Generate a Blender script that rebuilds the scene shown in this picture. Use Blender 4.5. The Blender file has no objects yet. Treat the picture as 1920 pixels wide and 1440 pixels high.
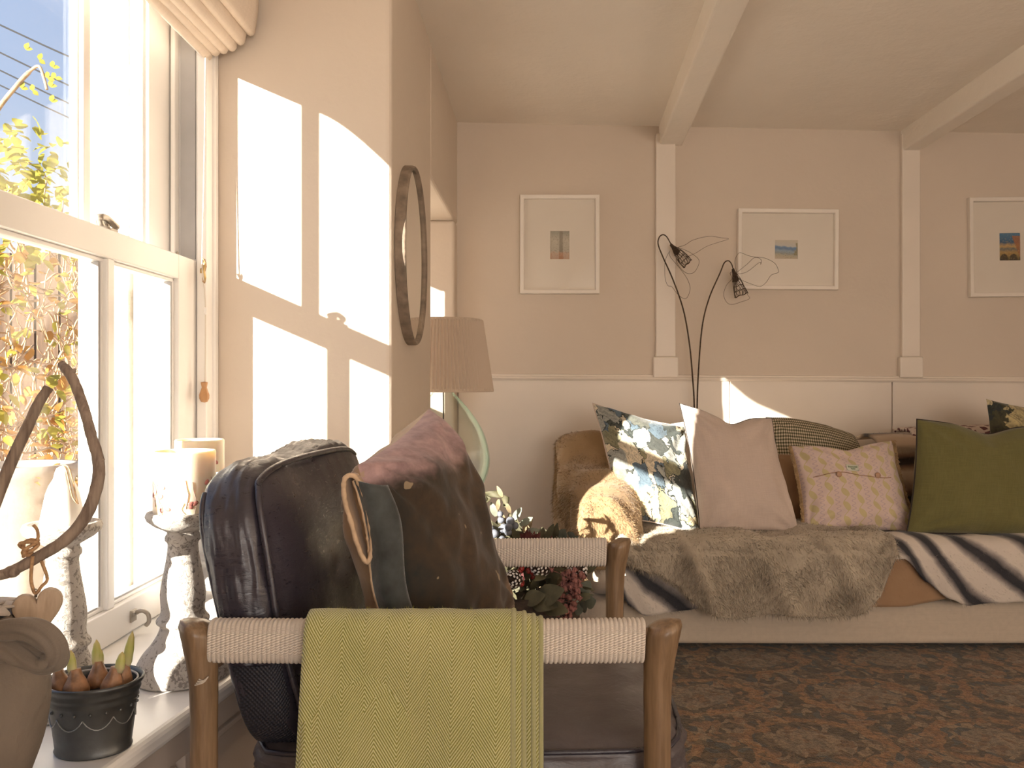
import bpy, bmesh, math, random
from mathutils import Vector, Matrix, noise
random.seed(7)
R = math.radians
PI = math.pi
scene = bpy.context.scene
COL = scene.collection
F = 1500.0      # focal length in pixels of the 1920 wide frame
EYE = 1.0       # eye height
VX, VY = 1000.0, 720.0

def P(px, py, y):
    """world point at depth y seen at the photograph's pixel"""
    return Vector(((px - VX) * y / F, y, EYE - (py - VY) * y / F))

def V(*a):
    return Vector(a)

def lerp(a, b, t):
    return a + (b - a) * t

def table(x, xs, ys):
    if x <= xs[0]:
        return ys[0]
    for i in range(len(xs) - 1):
        if x <= xs[i + 1]:
            t = (x - xs[i]) / (xs[i + 1] - xs[i])
            t = t * t * (3 - 2 * t) * .5 + t * .5
            return lerp(ys[i], ys[i + 1], t)
    return ys[-1]

def nz(x, y=0.0, z=0.0):
    return noise.noise(Vector((x, y, z)))

# ------------------------------------------------------------------ objects
def tag(o, label=None, cat=None, group=None, kind=None):
    if label: o['label'] = label
    if cat: o['category'] = cat
    if group: o['group'] = group
    if kind: o['kind'] = kind
    return o

def empty(name, loc=(0, 0, 0)):
    o = bpy.data.objects.new(name, None)
    o.empty_display_size = .05
    COL.objects.link(o)
    o.location = loc
    return o

def copy_tree(o, parent=None):
    c = o.copy()
    COL.objects.link(c)
    if parent is not None:
        c.parent = parent
    for ch in list(o.children):
        copy_tree(ch, c)
    return c

class MB:
    def __init__(s):
        s.v = []; s.f = []; s.uv = []; s.mi = []
    def vert(s, p, uv=(0, 0)):
        s.v.append((p[0], p[1], p[2])); s.uv.append(uv); return len(s.v) - 1
    def face(s, idx, mi=0):
        s.f.append(tuple(idx)); s.mi.append(mi)
    def quad(s, a, b, c, d, mi=0, uvs=((0, 0), (1, 0), (1, 1), (0, 1))):
        i = [s.vert(p, u) for p, u in zip((a, b, c, d), uvs)]
        s.face(i, mi)
    def box(s, x0, x1, y0, y1, z0, z1, mi=0):
        b = len(s.v)
        for z in (z0, z1):
            for x, y in ((x0, y0), (x1, y0), (x1, y1), (x0, y1)):
                s.vert((x, y, z), (x + y, z))
        for q in ((0, 3, 2, 1), (4, 5, 6, 7), (0, 1, 5, 4), (1, 2, 6, 5), (2, 3, 7, 6), (3, 0, 4, 7)):
            s.face([b + k for k in q], mi)
    def hexa(s, p, mi=0):
        """8 points: bottom ring ccw, top ring ccw"""
        b = len(s.v)
        for q in p: s.vert(q, (q[0] + q[1], q[2]))
        for q in ((0, 3, 2, 1), (4, 5, 6, 7), (0, 1, 5, 4), (1, 2, 6, 5), (2, 3, 7, 6), (3, 0, 4, 7)):
            s.face([b + k for k in q], mi)
    def prism(s, poly, z0, z1, mi=0):
        n = len(poly); b = len(s.v)
        for z in (z0, z1):
            for x, y in poly: s.vert((x, y, z), (x, y))
        s.face([b + k for k in range(n)][::-1], mi)
        s.face([b + n + k for k in range(n)], mi)
        for k in range(n):
            s.face([b + k, b + (k + 1) % n, b + n + (k + 1) % n, b + n + k], mi)
    def tube(s, pts, rad, n=8, mi=0, closed=False, caps=True, vscale=1.0):
        pts = [Vector(p) for p in pts]
        m = len(pts)
        if not hasattr(rad, '__len__'): rad = [rad] * m
        b = len(s.v)
        up = None; L = 0
        for i, p in enumerate(pts):
            if closed:
                t = pts[(i + 1) % m] - pts[i - 1]
            else:
                t = pts[min(i + 1, m - 1)] - pts[max(i - 1, 0)]
            if t.length < 1e-9: t = Vector((0, 0, 1))
            t.normalize()
            if up is None:
                a = Vector((0, 0, 1)) if abs(t.z) < .9 else Vector((1, 0, 0))
                up = t.cross(a).normalized()
            else:
                up = (up - t * up.dot(t))
                if up.length < 1e-6: up = t.orthogonal()
                up.normalize()
            w = t.cross(up)
            if i: L += (pts[i] - pts[i - 1]).length
            for k in range(n):
                a = 2 * PI * k / n
                s.vert(p + (up * math.cos(a) + w * math.sin(a)) * rad[i], (k / n, L * vscale))
        rng = m if closed else m - 1
        for i in range(rng):
            j = (i + 1) % m
            for k in range(n):
                k2 = (k + 1) % n
                s.face([b + i * n + k, b + i * n + k2, b + j * n + k2, b + j * n + k], mi)
        if caps and not closed:
            s.face([b + k for k in range(n)][::-1], mi)
            s.face([b + (m - 1) * n + k for k in range(n)], mi)
    def lathe(s, prof, c=(0, 0, 0), n=40, mi=0, sx=1.0, sy=1.0, caps=True, rfun=None):
        """prof = [(r,z)...] bottom to top"""
        b = len(s.v); m = len(prof)
        for i, (r, z) in enumerate(prof):
            for k in range(n):
                a = 2 * PI * k / n
                rr = r if rfun is None else rfun(r, z, a)
                s.vert((c[0] + rr * math.cos(a) * sx, c[1] + rr * math.sin(a) * sy, c[2] + z), (k / n, i / max(1, m - 1)))
        for i in range(m - 1):
            for k in range(n):
                k2 = (k + 1) % n
                s.face([b + i * n + k, b + i * n + k2, b + (i + 1) * n + k2, b + (i + 1) * n + k], mi)
        if caps:
            if prof[0][0] > 1e-5: s.face([b + k for k in range(n)][::-1], mi)
            if prof[-1][0] > 1e-5: s.face([b + (m - 1) * n + k for k in range(n)], mi)
    def ball(s, c, r, n=10, mi=0, sc=(1, 1, 1)):
        prof = [(max(1e-4, math.sin(PI * i / (n // 2 + 1))) * r, -math.cos(PI * i / (n // 2 + 1)) * r) for i in range(n // 2 + 2)]
        b0 = len(s.v)
        s.lathe(prof, (0, 0, 0), n, mi, caps=False)
        for i in range(b0, len(s.v)):
            v = s.v[i]
            s.v[i] = (c[0] + v[0] * sc[0], c[1] + v[1] * sc[1], c[2] + v[2] * sc[2])
    def grid(s, fn, nu, nv, mi=0, flip=False):
        b = len(s.v)
        for i in range(nu + 1):
            for j in range(nv + 1):
                u, v = i / nu, j / nv
                s.vert(fn(u, v), (u, v))
        for i in range(nu):
            for j in range(nv):
                q = [b + i * (nv + 1) + j, b + (i + 1) * (nv + 1) + j, b + (i + 1) * (nv + 1) + j + 1, b + i * (nv + 1) + j + 1]
                s.face(q[::-1] if flip else q, mi)
        return b
    def leaf(s, base, d, up, L, W, curl=.2, mi=0, fold=.15, n=4):
        d = Vector(d).normalized(); up = Vector(up)
        side = d.cross(up)
        if side.length < 1e-4: side = d.orthogonal()
        side.normalize(); up = side.cross(d).normalized()
        b = len(s.v)
        for i in range(n + 1):
            t = i / n
            w = W * .5 * math.sin(PI * (t * .9 + .08)) ** .8
            c = Vector(base) + d * (L * t) + up * (-curl * L * t * t)
            s.vert(c - side * w + up * fold * w, (0, t)); s.vert(c, (.5, t)); s.vert(c + side * w + up * fold * w, (1, t))
        for i in range(n):
            for k in (0, 1):
                q = b + i * 3 + k
                s.face([q, q + 1, q + 4, q + 3], mi)
    def move(s, M, start=0):
        for i in range(start, len(s.v)):
            s.v[i] = tuple(M @ Vector(s.v[i]))
    def build(s, name, mats, parent=None, smooth=True, bevel=0, loc=None, solid=0, sharp=None):
        me = bpy.data.meshes.new(name)
        o0 = Vector(loc) if loc is not None else Vector((0, 0, 0))
        if parent is not None and loc is None:
            o0 = parent.matrix_world.translation.copy() if False else abs_loc(parent)
        me.from_pydata([(v[0] - o0.x, v[1] - o0.y, v[2] - o0.z) for v in s.v], [], s.f)
        if not isinstance(mats, (list, tuple)): mats = [mats]
        for m in mats: me.materials.append(m)
        me.polygons.foreach_set('material_index', s.mi)
        uvl = me.uv_layers.new(name='UVMap')
        li = [0] * len(me.loops)
        me.loops.foreach_get('vertex_index', li)
        flat = [c for i in li for c in s.uv[i]]
        uvl.data.foreach_set('uv', flat)
        me.polygons.foreach_set('use_smooth', [smooth] * len(me.polygons))
        me.update()
        ob = bpy.data.objects.new(name, me)
        COL.objects.link(ob)
        if parent is not None:
            ob.parent = parent
            ob.location = (0, 0, 0)
        elif loc is not None:
            ob.location = loc
        if sharp:
            try:
                me.set_sharp_from_angle(angle=R(sharp))
            except Exception:
                pass
        if bevel:
            b = ob.modifiers.new('bevel', 'BEVEL'); b.width = bevel; b.segments = 3; b.limit_method = 'ANGLE'; b.angle_limit = R(40)
        if solid:
            b = ob.modifiers.new('solid', 'SOLIDIFY'); b.thickness = solid; b.offset = 0
        return ob

def abs_loc(o):
    l = Vector(o.location)
    while o.parent is not None:
        o = o.parent
        l = l + Vector(o.location)
    return l

def spline(pts, n=8, closed=False):
    """Catmull-Rom through pts"""
    pts = [Vector(p) for p in pts]
    m = len(pts); out = []
    rng = m if closed else m - 1
    for i in range(rng):
        p0 = pts[(i - 1) % m] if (closed or i > 0) else pts[0]
        p1 = pts[i]; p2 = pts[(i + 1) % m]
        p3 = pts[(i + 2) % m] if (closed or i + 2 < m) else pts[-1]
        for k in range(n):
            t = k / n
            out.append(.5 * ((2 * p1) + (p2 - p0) * t + (2 * p0 - 5 * p1 + 4 * p2 - p3) * t * t + (3 * p1 - p0 - 3 * p2 + p3) * t ** 3))
    if not closed: out.append(pts[-1])
    return out

def rbox(mb, fn, k=6, bulge=0.0, n=14, wob=0.0, ws=6.0, mi=0, seed=0.0):
    """rounded box: cube points (-1..1) rounded by a k-norm, mapped by fn(a,b,c)->point"""
    keys = {}
    def mapp(p):
        m = max(abs(c) for c in p)
        kn = sum(abs(c) ** k for c in p) ** (1 / k)
        q = [c * m / kn for c in p]
        if bulge:
            ax = max(range(3), key=lambda i: abs(p[i]))
            o = [i for i in range(3) if i != ax]
            g = (1 - p[o[0]] ** 2) * (1 - p[o[1]] ** 2)
            b = bulge[ax] if hasattr(bulge, '__len__') else bulge
            q[ax] += math.copysign(b * g, p[ax])
        r = Vector(fn(*q))
        return r, q
    def vid(p, uv):
        key = tuple(round(c, 5) for c in p)
        if key not in keys:
            r, q = mapp(p)
            if wob:
                c = Vector(fn(0, 0, 0))
                d = (r - c)
                w = noise.fractal(Vector((q[0] * ws + seed, q[1] * ws, q[2] * ws)) * .5, .8, 2.0, 3)
                r = r + d.normalized() * w * wob
            keys[key] = mb.vert(r, uv)
        return keys[key]
    for ax in range(3):
        for sg in (-1, 1):
            o = [i for i in range(3) if i != ax]
            for i in range(n):
                for j in range(n):
                    q = []
                    for di, dj in ((0, 0), (1, 0), (1, 1), (0, 1)):
                        p = [0, 0, 0]
                        p[ax] = sg
                        p[o[0]] = -1 + 2 * (i + di) / n; p[o[1]] = -1 + 2 * (j + dj) / n
                        q.append(vid(p, ((p[o[0]] + 1) / 2, (p[o[1]] + 1) / 2)))
                    flip = (sg > 0) == (ax == 1)
                    mb.face(q[::-1] if flip else q, mi)
    return mapp

def boxmap(x0, x1, y0, y1, z0, z1):
    return lambda a, b, c: Vector((lerp(x0, x1, (a + 1) / 2), lerp(y0, y1, (b + 1) / 2), lerp(z0, z1, (c + 1) / 2)))

def trimap(c8):
    """c8: corners as dict order (x-,y-,z-),(x+,y-,z-),(x+,y+,z-),(x-,y+,z-), then z+"""
    c8 = [Vector(c) for c in c8]
    def fn(a, b, c):
        a = (a + 1) / 2; b = (b + 1) / 2; c = (c + 1) / 2
        lo = lerp(lerp(c8[0], c8[1], a), lerp(c8[3], c8[2], a), b)
        hi = lerp(lerp(c8[4], c8[5], a), lerp(c8[7], c8[6], a), b)
        return lerp(lo, hi, c)
    return fn

def fur(mb, pt, count, L, W, comb=(0, 0, -1), spread=.45, lift=.7, mi=0, rnd=None, mask=None):
    """strands on a surface pt(u,v); strand uv = root uv"""
    rnd = rnd or random.Random(3)
    e = .004
    comb = Vector(comb)
    for _ in range(count):
        u, v = rnd.random(), rnd.random()
        if mask and not mask(u, v): continue
        p = Vector(pt(u, v))
        du = Vector(pt(min(1, u + e), v)) - Vector(pt(max(0, u - e), v)); dv = Vector(pt(u, min(1, v + e))) - Vector(pt(u, max(0, v - e)))
        n = du.cross(dv)
        if n.length < 1e-12: continue
        n.normalize()
        r = Vector((rnd.gauss(0, 1), rnd.gauss(0, 1), rnd.gauss(0, 1))) * spread
        sw = Vector((nz(u * 9, v * 9, 1), nz(u * 9, v * 9, 5), nz(u * 9, v * 9, 9))) * .9
        d = (n * lift + comb * .55 + r * .6 + sw)
        if d.dot(n) < .15: d += n * (.25 - d.dot(n))
        d.normalize()
        l = L * rnd.uniform(.6, 1.25)
        side = d.cross(Vector((rnd.gauss(0, 1), rnd.gauss(0, 1), rnd.gauss(0, 1))))
        if side.length < 1e-6: continue
        side.normalize(); side *= W * .5
        bend = (comb * .35 + r * .2) * l
        m = p + d * l * .55; t = p + d * l + bend
        uv = (u, v)
        i = [mb.vert(p - side, uv), mb.vert(p + side, uv), mb.vert(m + side * .75, uv), mb.vert(m - side * .75, uv), mb.vert(t, uv)]
        mb.face(i[:4], mi); mb.face([i[3], i[2], i[4]], mi)

# ------------------------------------------------------------------ materials
class S:
    """a shader value with arithmetic"""
    def __init__(s, nt, sock): s.nt = nt; s.k = sock
    def _m(s, op, *o, clamp=False):
        n = s.nt.nodes.new('ShaderNodeMath'); n.operation = op; n.use_clamp = clamp
        for i, x in enumerate((s,) + o):
            if isinstance(x, S): s.nt.links.new(x.k, n.inputs[i])
            else: n.inputs[i].default_value = x
        return S(s.nt, n.outputs[0])
    def __add__(s, o): return s._m('ADD', o)
    def __radd__(s, o): return s._m('ADD', o)
    def __sub__(s, o): return s._m('SUBTRACT', o)
    def __rsub__(s, o): return (s * -1.0) + o
    def __mul__(s, o): return s._m('MULTIPLY', o)
    def __rmul__(s, o): return s._m('MULTIPLY', o)
    def __truediv__(s, o): return s._m('DIVIDE', o)
    def fract(s): return s._m('FRACT')
    def floor(s): return s._m('FLOOR')
    def abs(s): return s._m('ABSOLUTE')
    def sin(s): return s._m('SINE')
    def pw(s, o): return s._m('POWER', o)
    def gt(s, o): return s._m('GREATER_THAN', o)
    def lt(s, o): return s._m('LESS_THAN', o)
    def mx(s, o): return s._m('MAXIMUM', o)
    def mn(s, o): return s._m('MINIMUM', o)
    def mod(s, o): return s._m('FLOORED_MODULO', o)
    def step(s, a, b):
        n = s.nt.nodes.new('ShaderNodeMapRange'); n.interpolation_type = 'SMOOTHSTEP'
        s.nt.links.new(s.k, n.inputs[0]); n.inputs[1].default_value = a; n.inputs[2].default_value = b
        return S(s.nt, n.outputs[0])

class Mat:
    def __init__(s, name):
        s.m = bpy.data.materials.new(name); s.m.use_nodes = True
        s.nt = s.m.node_tree; s.nt.nodes.clear()
        s.out = s.nt.nodes.new('ShaderNodeOutputMaterial')
        s.b = s.nt.nodes.new('ShaderNodeBsdfPrincipled')
        s.nt.links.new(s.b.outputs[0], s.out.inputs[0])
        s.tc = s.nt.nodes.new('ShaderNodeTexCoord')
    def set(s, **k):
        names = dict(col='Base Color', rough='Roughness', metal='Metallic', spec='Specular IOR Level', trans='Transmission Weight', ior='IOR', sheen='Sheen Weight', sheenr='Sheen Roughness', coat='Coat Weight', sss='Subsurface Weight', sssr='Subsurface Radius', ssss='Subsurface Scale', alpha='Alpha', normal='Normal', emis='Emission Color', emiss='Emission Strength', sheent='Sheen Tint', coatr='Coat Roughness')
        for a, v in k.items():
            i = s.b.inputs[names[a]]
            if isinstance(v, S): s.nt.links.new(v.k, i)
            elif hasattr(v, '__len__') and len(v) == 3 and i.type == 'RGBA': i.default_value = (*v, 1)
            else: i.default_value = v
        return s
    def co(s, which='Object'): return S(s.nt, s.tc.outputs[which])
    def scale(s, co, sx, sy=None, sz=None, rot=(0, 0, 0)):
        n = s.nt.nodes.new('ShaderNodeMapping')
        s.nt.links.new(co.k, n.inputs[0])
        n.inputs['Scale'].default_value = (sx, sy if sy is not None else sx, sz if sz is not None else sx)
        n.inputs['Rotation'].default_value = rot
        return S(s.nt, n.outputs[0])
    def xyz(s, co):
        n = s.nt.nodes.new('ShaderNodeSeparateXYZ'); s.nt.links.new(co.k, n.inputs[0])
        return [S(s.nt, n.outputs[i]) for i in range(3)]
    def vec(s, x, y, z=0.0):
        n = s.nt.nodes.new('ShaderNodeCombineXYZ')
        for i, c in enumerate((x, y, z)):
            if isinstance(c, S): s.nt.links.new(c.k, n.inputs[i])
            else: n.inputs[i].default_value = c
        return S(s.nt, n.outputs[0])
    def noise(s, scale, co=None, detail=3, rough=.55, dist=0.0, color=False):
        n = s.nt.nodes.new('ShaderNodeTexNoise')
        n.inputs['Scale'].default_value = scale; n.inputs['Detail'].default_value = detail
        n.inputs['Roughness'].default_value = rough; n.inputs['Distortion'].default_value = dist
        s.nt.links.new((co or s.co()).k, n.inputs['Vector'])
        return S(s.nt, n.outputs['Color' if color else 'Fac'])
    def vor(s, scale, co=None, feature='F1', out='Distance', rnd=1.0):
        n = s.nt.nodes.new('ShaderNodeTexVoronoi'); n.feature = feature
        n.inputs['Scale'].default_value = scale; n.inputs['Randomness'].default_value = rnd
        s.nt.links.new((co or s.co()).k, n.inputs['Vector'])
        return S(s.nt, n.outputs[out])
    def island(s):
        n = s.nt.nodes.new('ShaderNodeNewGeometry'); return S(s.nt, n.outputs['Random Per Island'])
    def ramp(s, fac, stops, const=False):
        n = s.nt.nodes.new('ShaderNodeValToRGB')
        if const: n.color_ramp.interpolation = 'CONSTANT'
        el = n.color_ramp.elements
        while len(el) < len(stops): el.new(.5)
        for e, (p, c) in zip(el, stops):
            e.position = p; e.color = (*c, 1)
        s.nt.links.new(fac.k, n.inputs[0])
        return S(s.nt, n.outputs[0])
    def mix(s, fac, a, b, mode='MIX'):
        n = s.nt.nodes.new('ShaderNodeMix'); n.data_type = 'RGBA'; n.blend_type = mode
        for i, x in ((0, fac), (6, a), (7, b)):
            if isinstance(x, S): s.nt.links.new(x.k, n.inputs[i])
            elif i == 0: n.inputs[0].default_value = x
            else: n.inputs[i].default_value = (*x, 1)
        return S(s.nt, n.outputs[2])
    def bump(s, h, strength=.3, dist=.01):
        n = s.nt.nodes.new('ShaderNodeBump')
        n.inputs['Strength'].default_value = strength; n.inputs['Distance'].default_value = dist
        s.nt.links.new(h.k, n.inputs['Height'])
        s.nt.links.new(n.outputs[0], s.b.inputs['Normal'])
        return s
    def shader(s, sock): s.nt.links.new(sock, s.out.inputs[0])

def plain(name, col, rough=.6, var=.12, vs=8.0, bump=0.0, bs=60.0, bd=.004, **k):
    m = Mat(name)
    n = m.noise(vs)
    c2 = tuple(max(0, c * (1 - var)) for c in col); c1 = tuple(min(1, c * (1 + var)) for c in col)
    m.set(col=m.ramp(n, [(.3, c2), (.7, c1)]), rough=rough, **k)
    if bump: m.bump(m.noise(bs, detail=4), bump, bd)
    return m.m

def weave(name, col, col2, n=160.0, rough=.85, bump=.25, sheen=.2, uvs=(1, 1)):
    m = Mat(name)
    u, v, _ = m.xyz(m.co('UV'))
    a = (u * (n * uvs[0] * 2 * PI)).sin(); b = (v * (n * uvs[1] * 2 * PI)).sin()
    nn = m.noise(9.0, m.scale(m.co('UV'), 1, 14, 1)); n2 = m.noise(9.0, m.scale(m.co('UV'), 14, 1, 1))
    w = (a * b) * .22 + (nn + n2) * .5
    m.set(col=m.ramp(w, [(.2, col2), (.75, col)]), rough=rough, sheen=sheen, sheenr=.5)
    m.bump(w, bump, .002)
    return m.m

def wood(name, c1, c2, axis='z', scale=14.0, rough=.45, coat=.0):
    m = Mat(name)
    sc = {'x': (1.2, scale, scale), 'y': (scale, 1.2, scale), 'z': (scale, scale, 1.2)}[axis]
    g = m.noise(5.0, m.scale(m.co(), *sc), detail=5, dist=.6)
    g2 = m.noise(16.0, m.scale(m.co(), *sc), detail=3)
    w = g * .7 + g2 * .3
    m.set(col=m.ramp(w, [(.33, c2), (.62, c1)]), rough=rough, coat=coat)
    m.bump(w, .12, .003)
    return m.m
# ================================================================== material library
M = {}
def paint(name, col, bump=.25, rough=.75):
    m = Mat(name)
    co = m.co()
    n = m.noise(1.6, co, 4)
    m.set(col=m.ramp(n, [(.3, tuple(c * .97 for c in col)), (.7, tuple(min(1, c * 1.02) for c in col))]), rough=rough, spec=.3)
    h = m.noise(5.0, co, 4) * .8 + m.noise(60.0, co, 3) * .12
    m.bump(h, bump, .02)
    return m.m
M['wall'] = paint('wall_paint', (.68, .585, .49))
M['wall_reveal'] = M['wall']
M['ceiling'] = paint('ceiling_paint', (.91, .84, .755), .45)
M['trim'] = plain('trim_paint', (.80, .715, .625), .4, .03, 3, spec=.4)
M['white_gloss'] = plain('white_gloss_paint', (.90, .875, .85), .28, .02, 3, spec=.5)
M['panel_paint'] = plain('panel_paint', (.62, .54, .48), .45, .04, 3)
M['grey_liner'] = plain('grey_liner', (.42, .41, .41), .5, .08)
M['stone'] = plain('render_stone', (.80, .72, .60), .9, .10, 14, .6, 40, .02)
M['floorwood'] = wood('floor_boards', (.16, .095, .05), (.07, .04, .02), 'x', 9, .4)
M['soil'] = plain('soil', (.035, .022, .014), .95, .4, 60, .9, 120, .01)
M['ground'] = plain('outside_ground', (.62, .56, .46), .95, .2, 5, .4, 30)

def rug_mat():
    m = Mat('rug_pile')
    co = m.co()
    x, y, z = m.xyz(co)
    d1 = m.noise(9.0, co, 2, color=True)
    dx, dy, dz = m.xyz(d1)
    X = x + (dx - .5) * .10; Y = y + (dy - .5) * .10
    # rows of oval medallions, alternate rows offset
    ry = Y / .34
    row = ry.floor()
    cx = (X / .52 + row.mod(2.0) * .5).fract() - .5
    cy = ry.fract() - .5
    r = (cx * cx * 4.6 + cy * cy * 3.6)
    ring = (r - .62).abs().lt(.13)
    core = r.lt(.22)
    cells = m.vor(46.0, m.scale(m.vec(X, Y, 0.0), 1, .85, 1), out='Color')
    c1, c2, c3 = m.xyz(cells)
    base = m.ramp(c1, [(0, (.105, .075, .036)), (.22, (.20, .135, .075)), (.42, (.33, .19, .095)), (.6, (.14, .10, .05)), (.74, (.10, .105, .095)), (.86, (.36, .27, .17)), (1, (.25, .12, .055))], True)
    ringc = m.ramp(c2, [(0, (.40, .21, .085)), (.5, (.44, .26, .12)), (.8, (.24, .16, .08)), (1, (.33, .22, .13))], True)
    corec = m.ramp(c3, [(0, (.34, .27, .19)), (.5, (.27, .16, .08)), (.75, (.38, .30, .2)), (1, (.15, .13, .1))], True)
    c = m.mix(ring * .8, base, ringc)
    c = m.mix(core * .75, c, corec)
    fine = m.noise(330.0, co, 2)
    med = m.noise(75.0, co, 3)
    dark = m.ramp(fine * .5 + med * .5, [(.36, (.22, .19, .165)), (.62, (.92, .85, .76))])
    c = m.mix(1.0, c, dark, 'MULTIPLY')
    m.set(col=c, rough=.95, sheen=.25, spec=.1)
    m.bump(fine + med, .5, .006)
    return m.m
M['rug'] = rug_mat()

def leather(name, c1, c2, rough=.34, bump=.35, spec=.5):
    m = Mat(name)
    co = m.co()
    n = m.noise(5.0, co, 5, .6); n2 = m.noise(36.0, m.scale(co, 1, 1, 3.0), 5, .65, dist=1.2)
    w = n * .65 + n2 * .35
    m.set(col=m.ramp(w, [(.32, c2), (.58, c1), (.80, tuple(c * 1.3 + .004 for c in c1))]), rough=m.ramp(n2, [(.3, (rough * .8,) * 3), (.7, (rough * 1.4,) * 3)]), spec=spec)
    cr = m.vor(26.0, m.scale(co, 1, 1, 2.2), 'DISTANCE_TO_EDGE')
    m.bump(n2 * .5 + m.noise(220.0, co, 2) * .08 + m.noise(11.0, m.scale(co, 1, 1, .35), 4, .5, 1.0) * 1.6, bump, .008)
    return m.m
M['leather'] = leather('navy_brown_leather', (.040, .035, .050), (.018, .016, .024), .30, .22, .7)
M['leather_seat'] = leather('worn_seat_leather', (.105, .088, .092), (.045, .037, .042), .36, .22, .6)

def perforated():
    m = Mat('perforated_leather')
    co = m.co()
    x, y, z = m.xyz(co)
    a = ((x + y) * 900.0).sin() * ((z) * 900.0).sin()
    m.set(col=m.ramp(a, [(.35, (.016, .016, .024)), (.7, (.05, .05, .07))]), rough=.55)
    m.bump(a, .4, .002)
    return m.m
M['leather_dots'] = perforated()
M['oak'] = wood('oiled_oak', (.255, .165, .095), (.135, .082, .043), 'z', 16, .38, .1)

def cord_mat():
    m = Mat('cotton_cord')
    u, v, _ = m.xyz(m.co('UV'))
    tw = ((u * 60.0 + v * 95.0) * 2 * PI).sin()
    m.set(col=m.ramp(tw * .5 + m.noise(90.0) * .5, [(.15, (.56, .48, .41)), (.6, (.86, .78, .69))]), rough=.9, sheen=.2)
    m.bump(tw, .5, .0012)
    return m.m
M['cord'] = cord_mat()

def herringbone():
    m = Mat('green_herringbone_wool')
    u, v, _ = m.xyz(m.co('UV'))      # metres
    co = m.co('UV')
    wob = m.noise(14.0, co, 2) - .5
    uu = u + wob * .0006
    col = uu / .064
    tri = ((col.fract() - .5).abs()) * .064 * 1.5
    ph = (v + tri) / .0058
    s = (ph * (2 * PI)).sin()
    tex = s * .5 + .5
    n = m.noise(420.0, co, 3)
    f = tex * .62 + n * .38
    c = m.ramp(f, [(.22, (.23, .22, .055)), (.5, (.42, .405, .145)), (.78, (.64, .61, .36))])
    big = m.noise(7.0, co, 3)
    c = m.mix(1.0, c, m.ramp(big, [(.3, (.9, .92, .85)), (.7, (1.08, 1.06, 1.1))]), 'MULTIPLY')
    m.set(col=c, rough=.95, sheen=.45, sheenr=.5, spec=.1)
    m.bump(f, .5, .0025)
    return m.m
M['green_wool'] = herringbone()
M['green_fuzz'] = plain('green_wool_fuzz', (.52, .49, .11), .95, .2, 60, sheen=.3)

def velvet():
    m = Mat('worn_velvet')
    co = m.co()
    u, v, _ = m.xyz(m.co('UV'))
    n = m.noise(7.0, co, 5, .6); n2 = m.noise(40.0, co, 4, .6)
    base = m.ramp(n * .7 + n2 * .3 + (u - .5) * .22, [(.28, (.022, .024, .022)), (.48, (.050, .034, .022)), (.70, (.10, .062, .036)), (.9, (.16, .10, .06))])
    pink = m.ramp(n2 * .5 + n * .5, [(.3, (.22, .14, .15)), (.55, (.46, .31, .31)), (.8, (.56, .43, .40))])
    edge = (v + (n - .5) * .22 + (u - .5) * .10)
    pk = edge.step(.80, .90)
    c = m.mix(pk, base, pink)
    tanm = ((u - .80) * 4.0 - v * 1.3 + (n - .5) * 1.2).step(-.1, .35)
    c = m.mix(tanm * .85, c, (.30, .19, .115))
    spots = m.noise(26.0, co, 2).step(.705, .73)
    c = m.mix(spots * .6, c, (.42, .32, .20))
    m.set(col=c, rough=.85, sheen=.18, sheenr=.5, spec=.2)
    m.bump(m.noise(30.0, co, 5) + n * .6, .22, .006)
    return m.m
M['velvet'] = velvet()
M['velvet_blue'] = plain('faded_blue_velvet', (.036, .042, .042), .8, .6, 22, .4, 40, .006, sheen=.5)
M['tan_lining'] = plain('tan_lining', (.36, .235, .14), .9, .2, 12, .3, 120, .003, sheen=.3)
M['fray'] = plain('frayed_edge', (.55, .40, .27), .95, .2, 60)

def fur_mat(name, stops, rvar=.55, patch=7.0):
    m = Mat(name)
    n = m.noise(patch, m.co('Object'), 4)
    r = m.island()
    m.set(col=m.ramp(n * (1 - rvar) + r * rvar, stops), rough=.75, sheen=.25, spec=.25)
    return m.m
TAUPE = [(.22, (.17, .135, .10)), (.5, (.38, .32, .245)), (.78, (.62, .54, .43))]
BROWN = [(.25, (.16, .095, .045)), (.5, (.30, .195, .10)), (.75, (.42, .29, .16))]
M['taupe_fur'] = fur_mat('taupe_fur', TAUPE)
M['brown_fur'] = fur_mat('brown_fur', BROWN)
M['tan_fur'] = fur_mat('tan_fur', [(.25, (.20, .115, .06)), (.5, (.30, .18, .10)), (.75, (.38, .25, .15))])

def striped(name, light, dark, mid, sx, sy, off=0.0, bend=.35):
    m = Mat(name)
    u, v, _ = m.xyz(m.co('UV'))
    n = m.noise(2.4, m.co('UV'), 3) - .5
    n2 = m.noise(22.0, m.scale(m.co('UV'), 1, 1, 1), 3) - .5
    ph = (u * sx + v * sy + n * bend + n2 * .10 + off).fract()
    r = m.island()
    band = (ph - .5).abs() * 2.0 + (r - .5) * .22
    c = m.ramp(band, [(0.02, dark), (.18, dark), (.42, mid), (.62, light), (1, light)])
    c = m.mix(1.0, c, m.ramp(r, [(0, (.8, .8, .8)), (1, (1.12, 1.1, 1.08))]), 'MULTIPLY')
    m.set(col=c, rough=.75, sheen=.2, spec=.25)
    return m.m
M['striped_fur'] = striped('grey_striped_fur', (.62, .56, .50), (.035, .035, .042), (.27, .24, .23), 4.0, -4.6, .32)
M['striped_brown_fur'] = striped('brown_striped_fur', (.48, .37, .27), (.03, .022, .018), (.25, .16, .10), .5, 2.9, .1)

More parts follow.
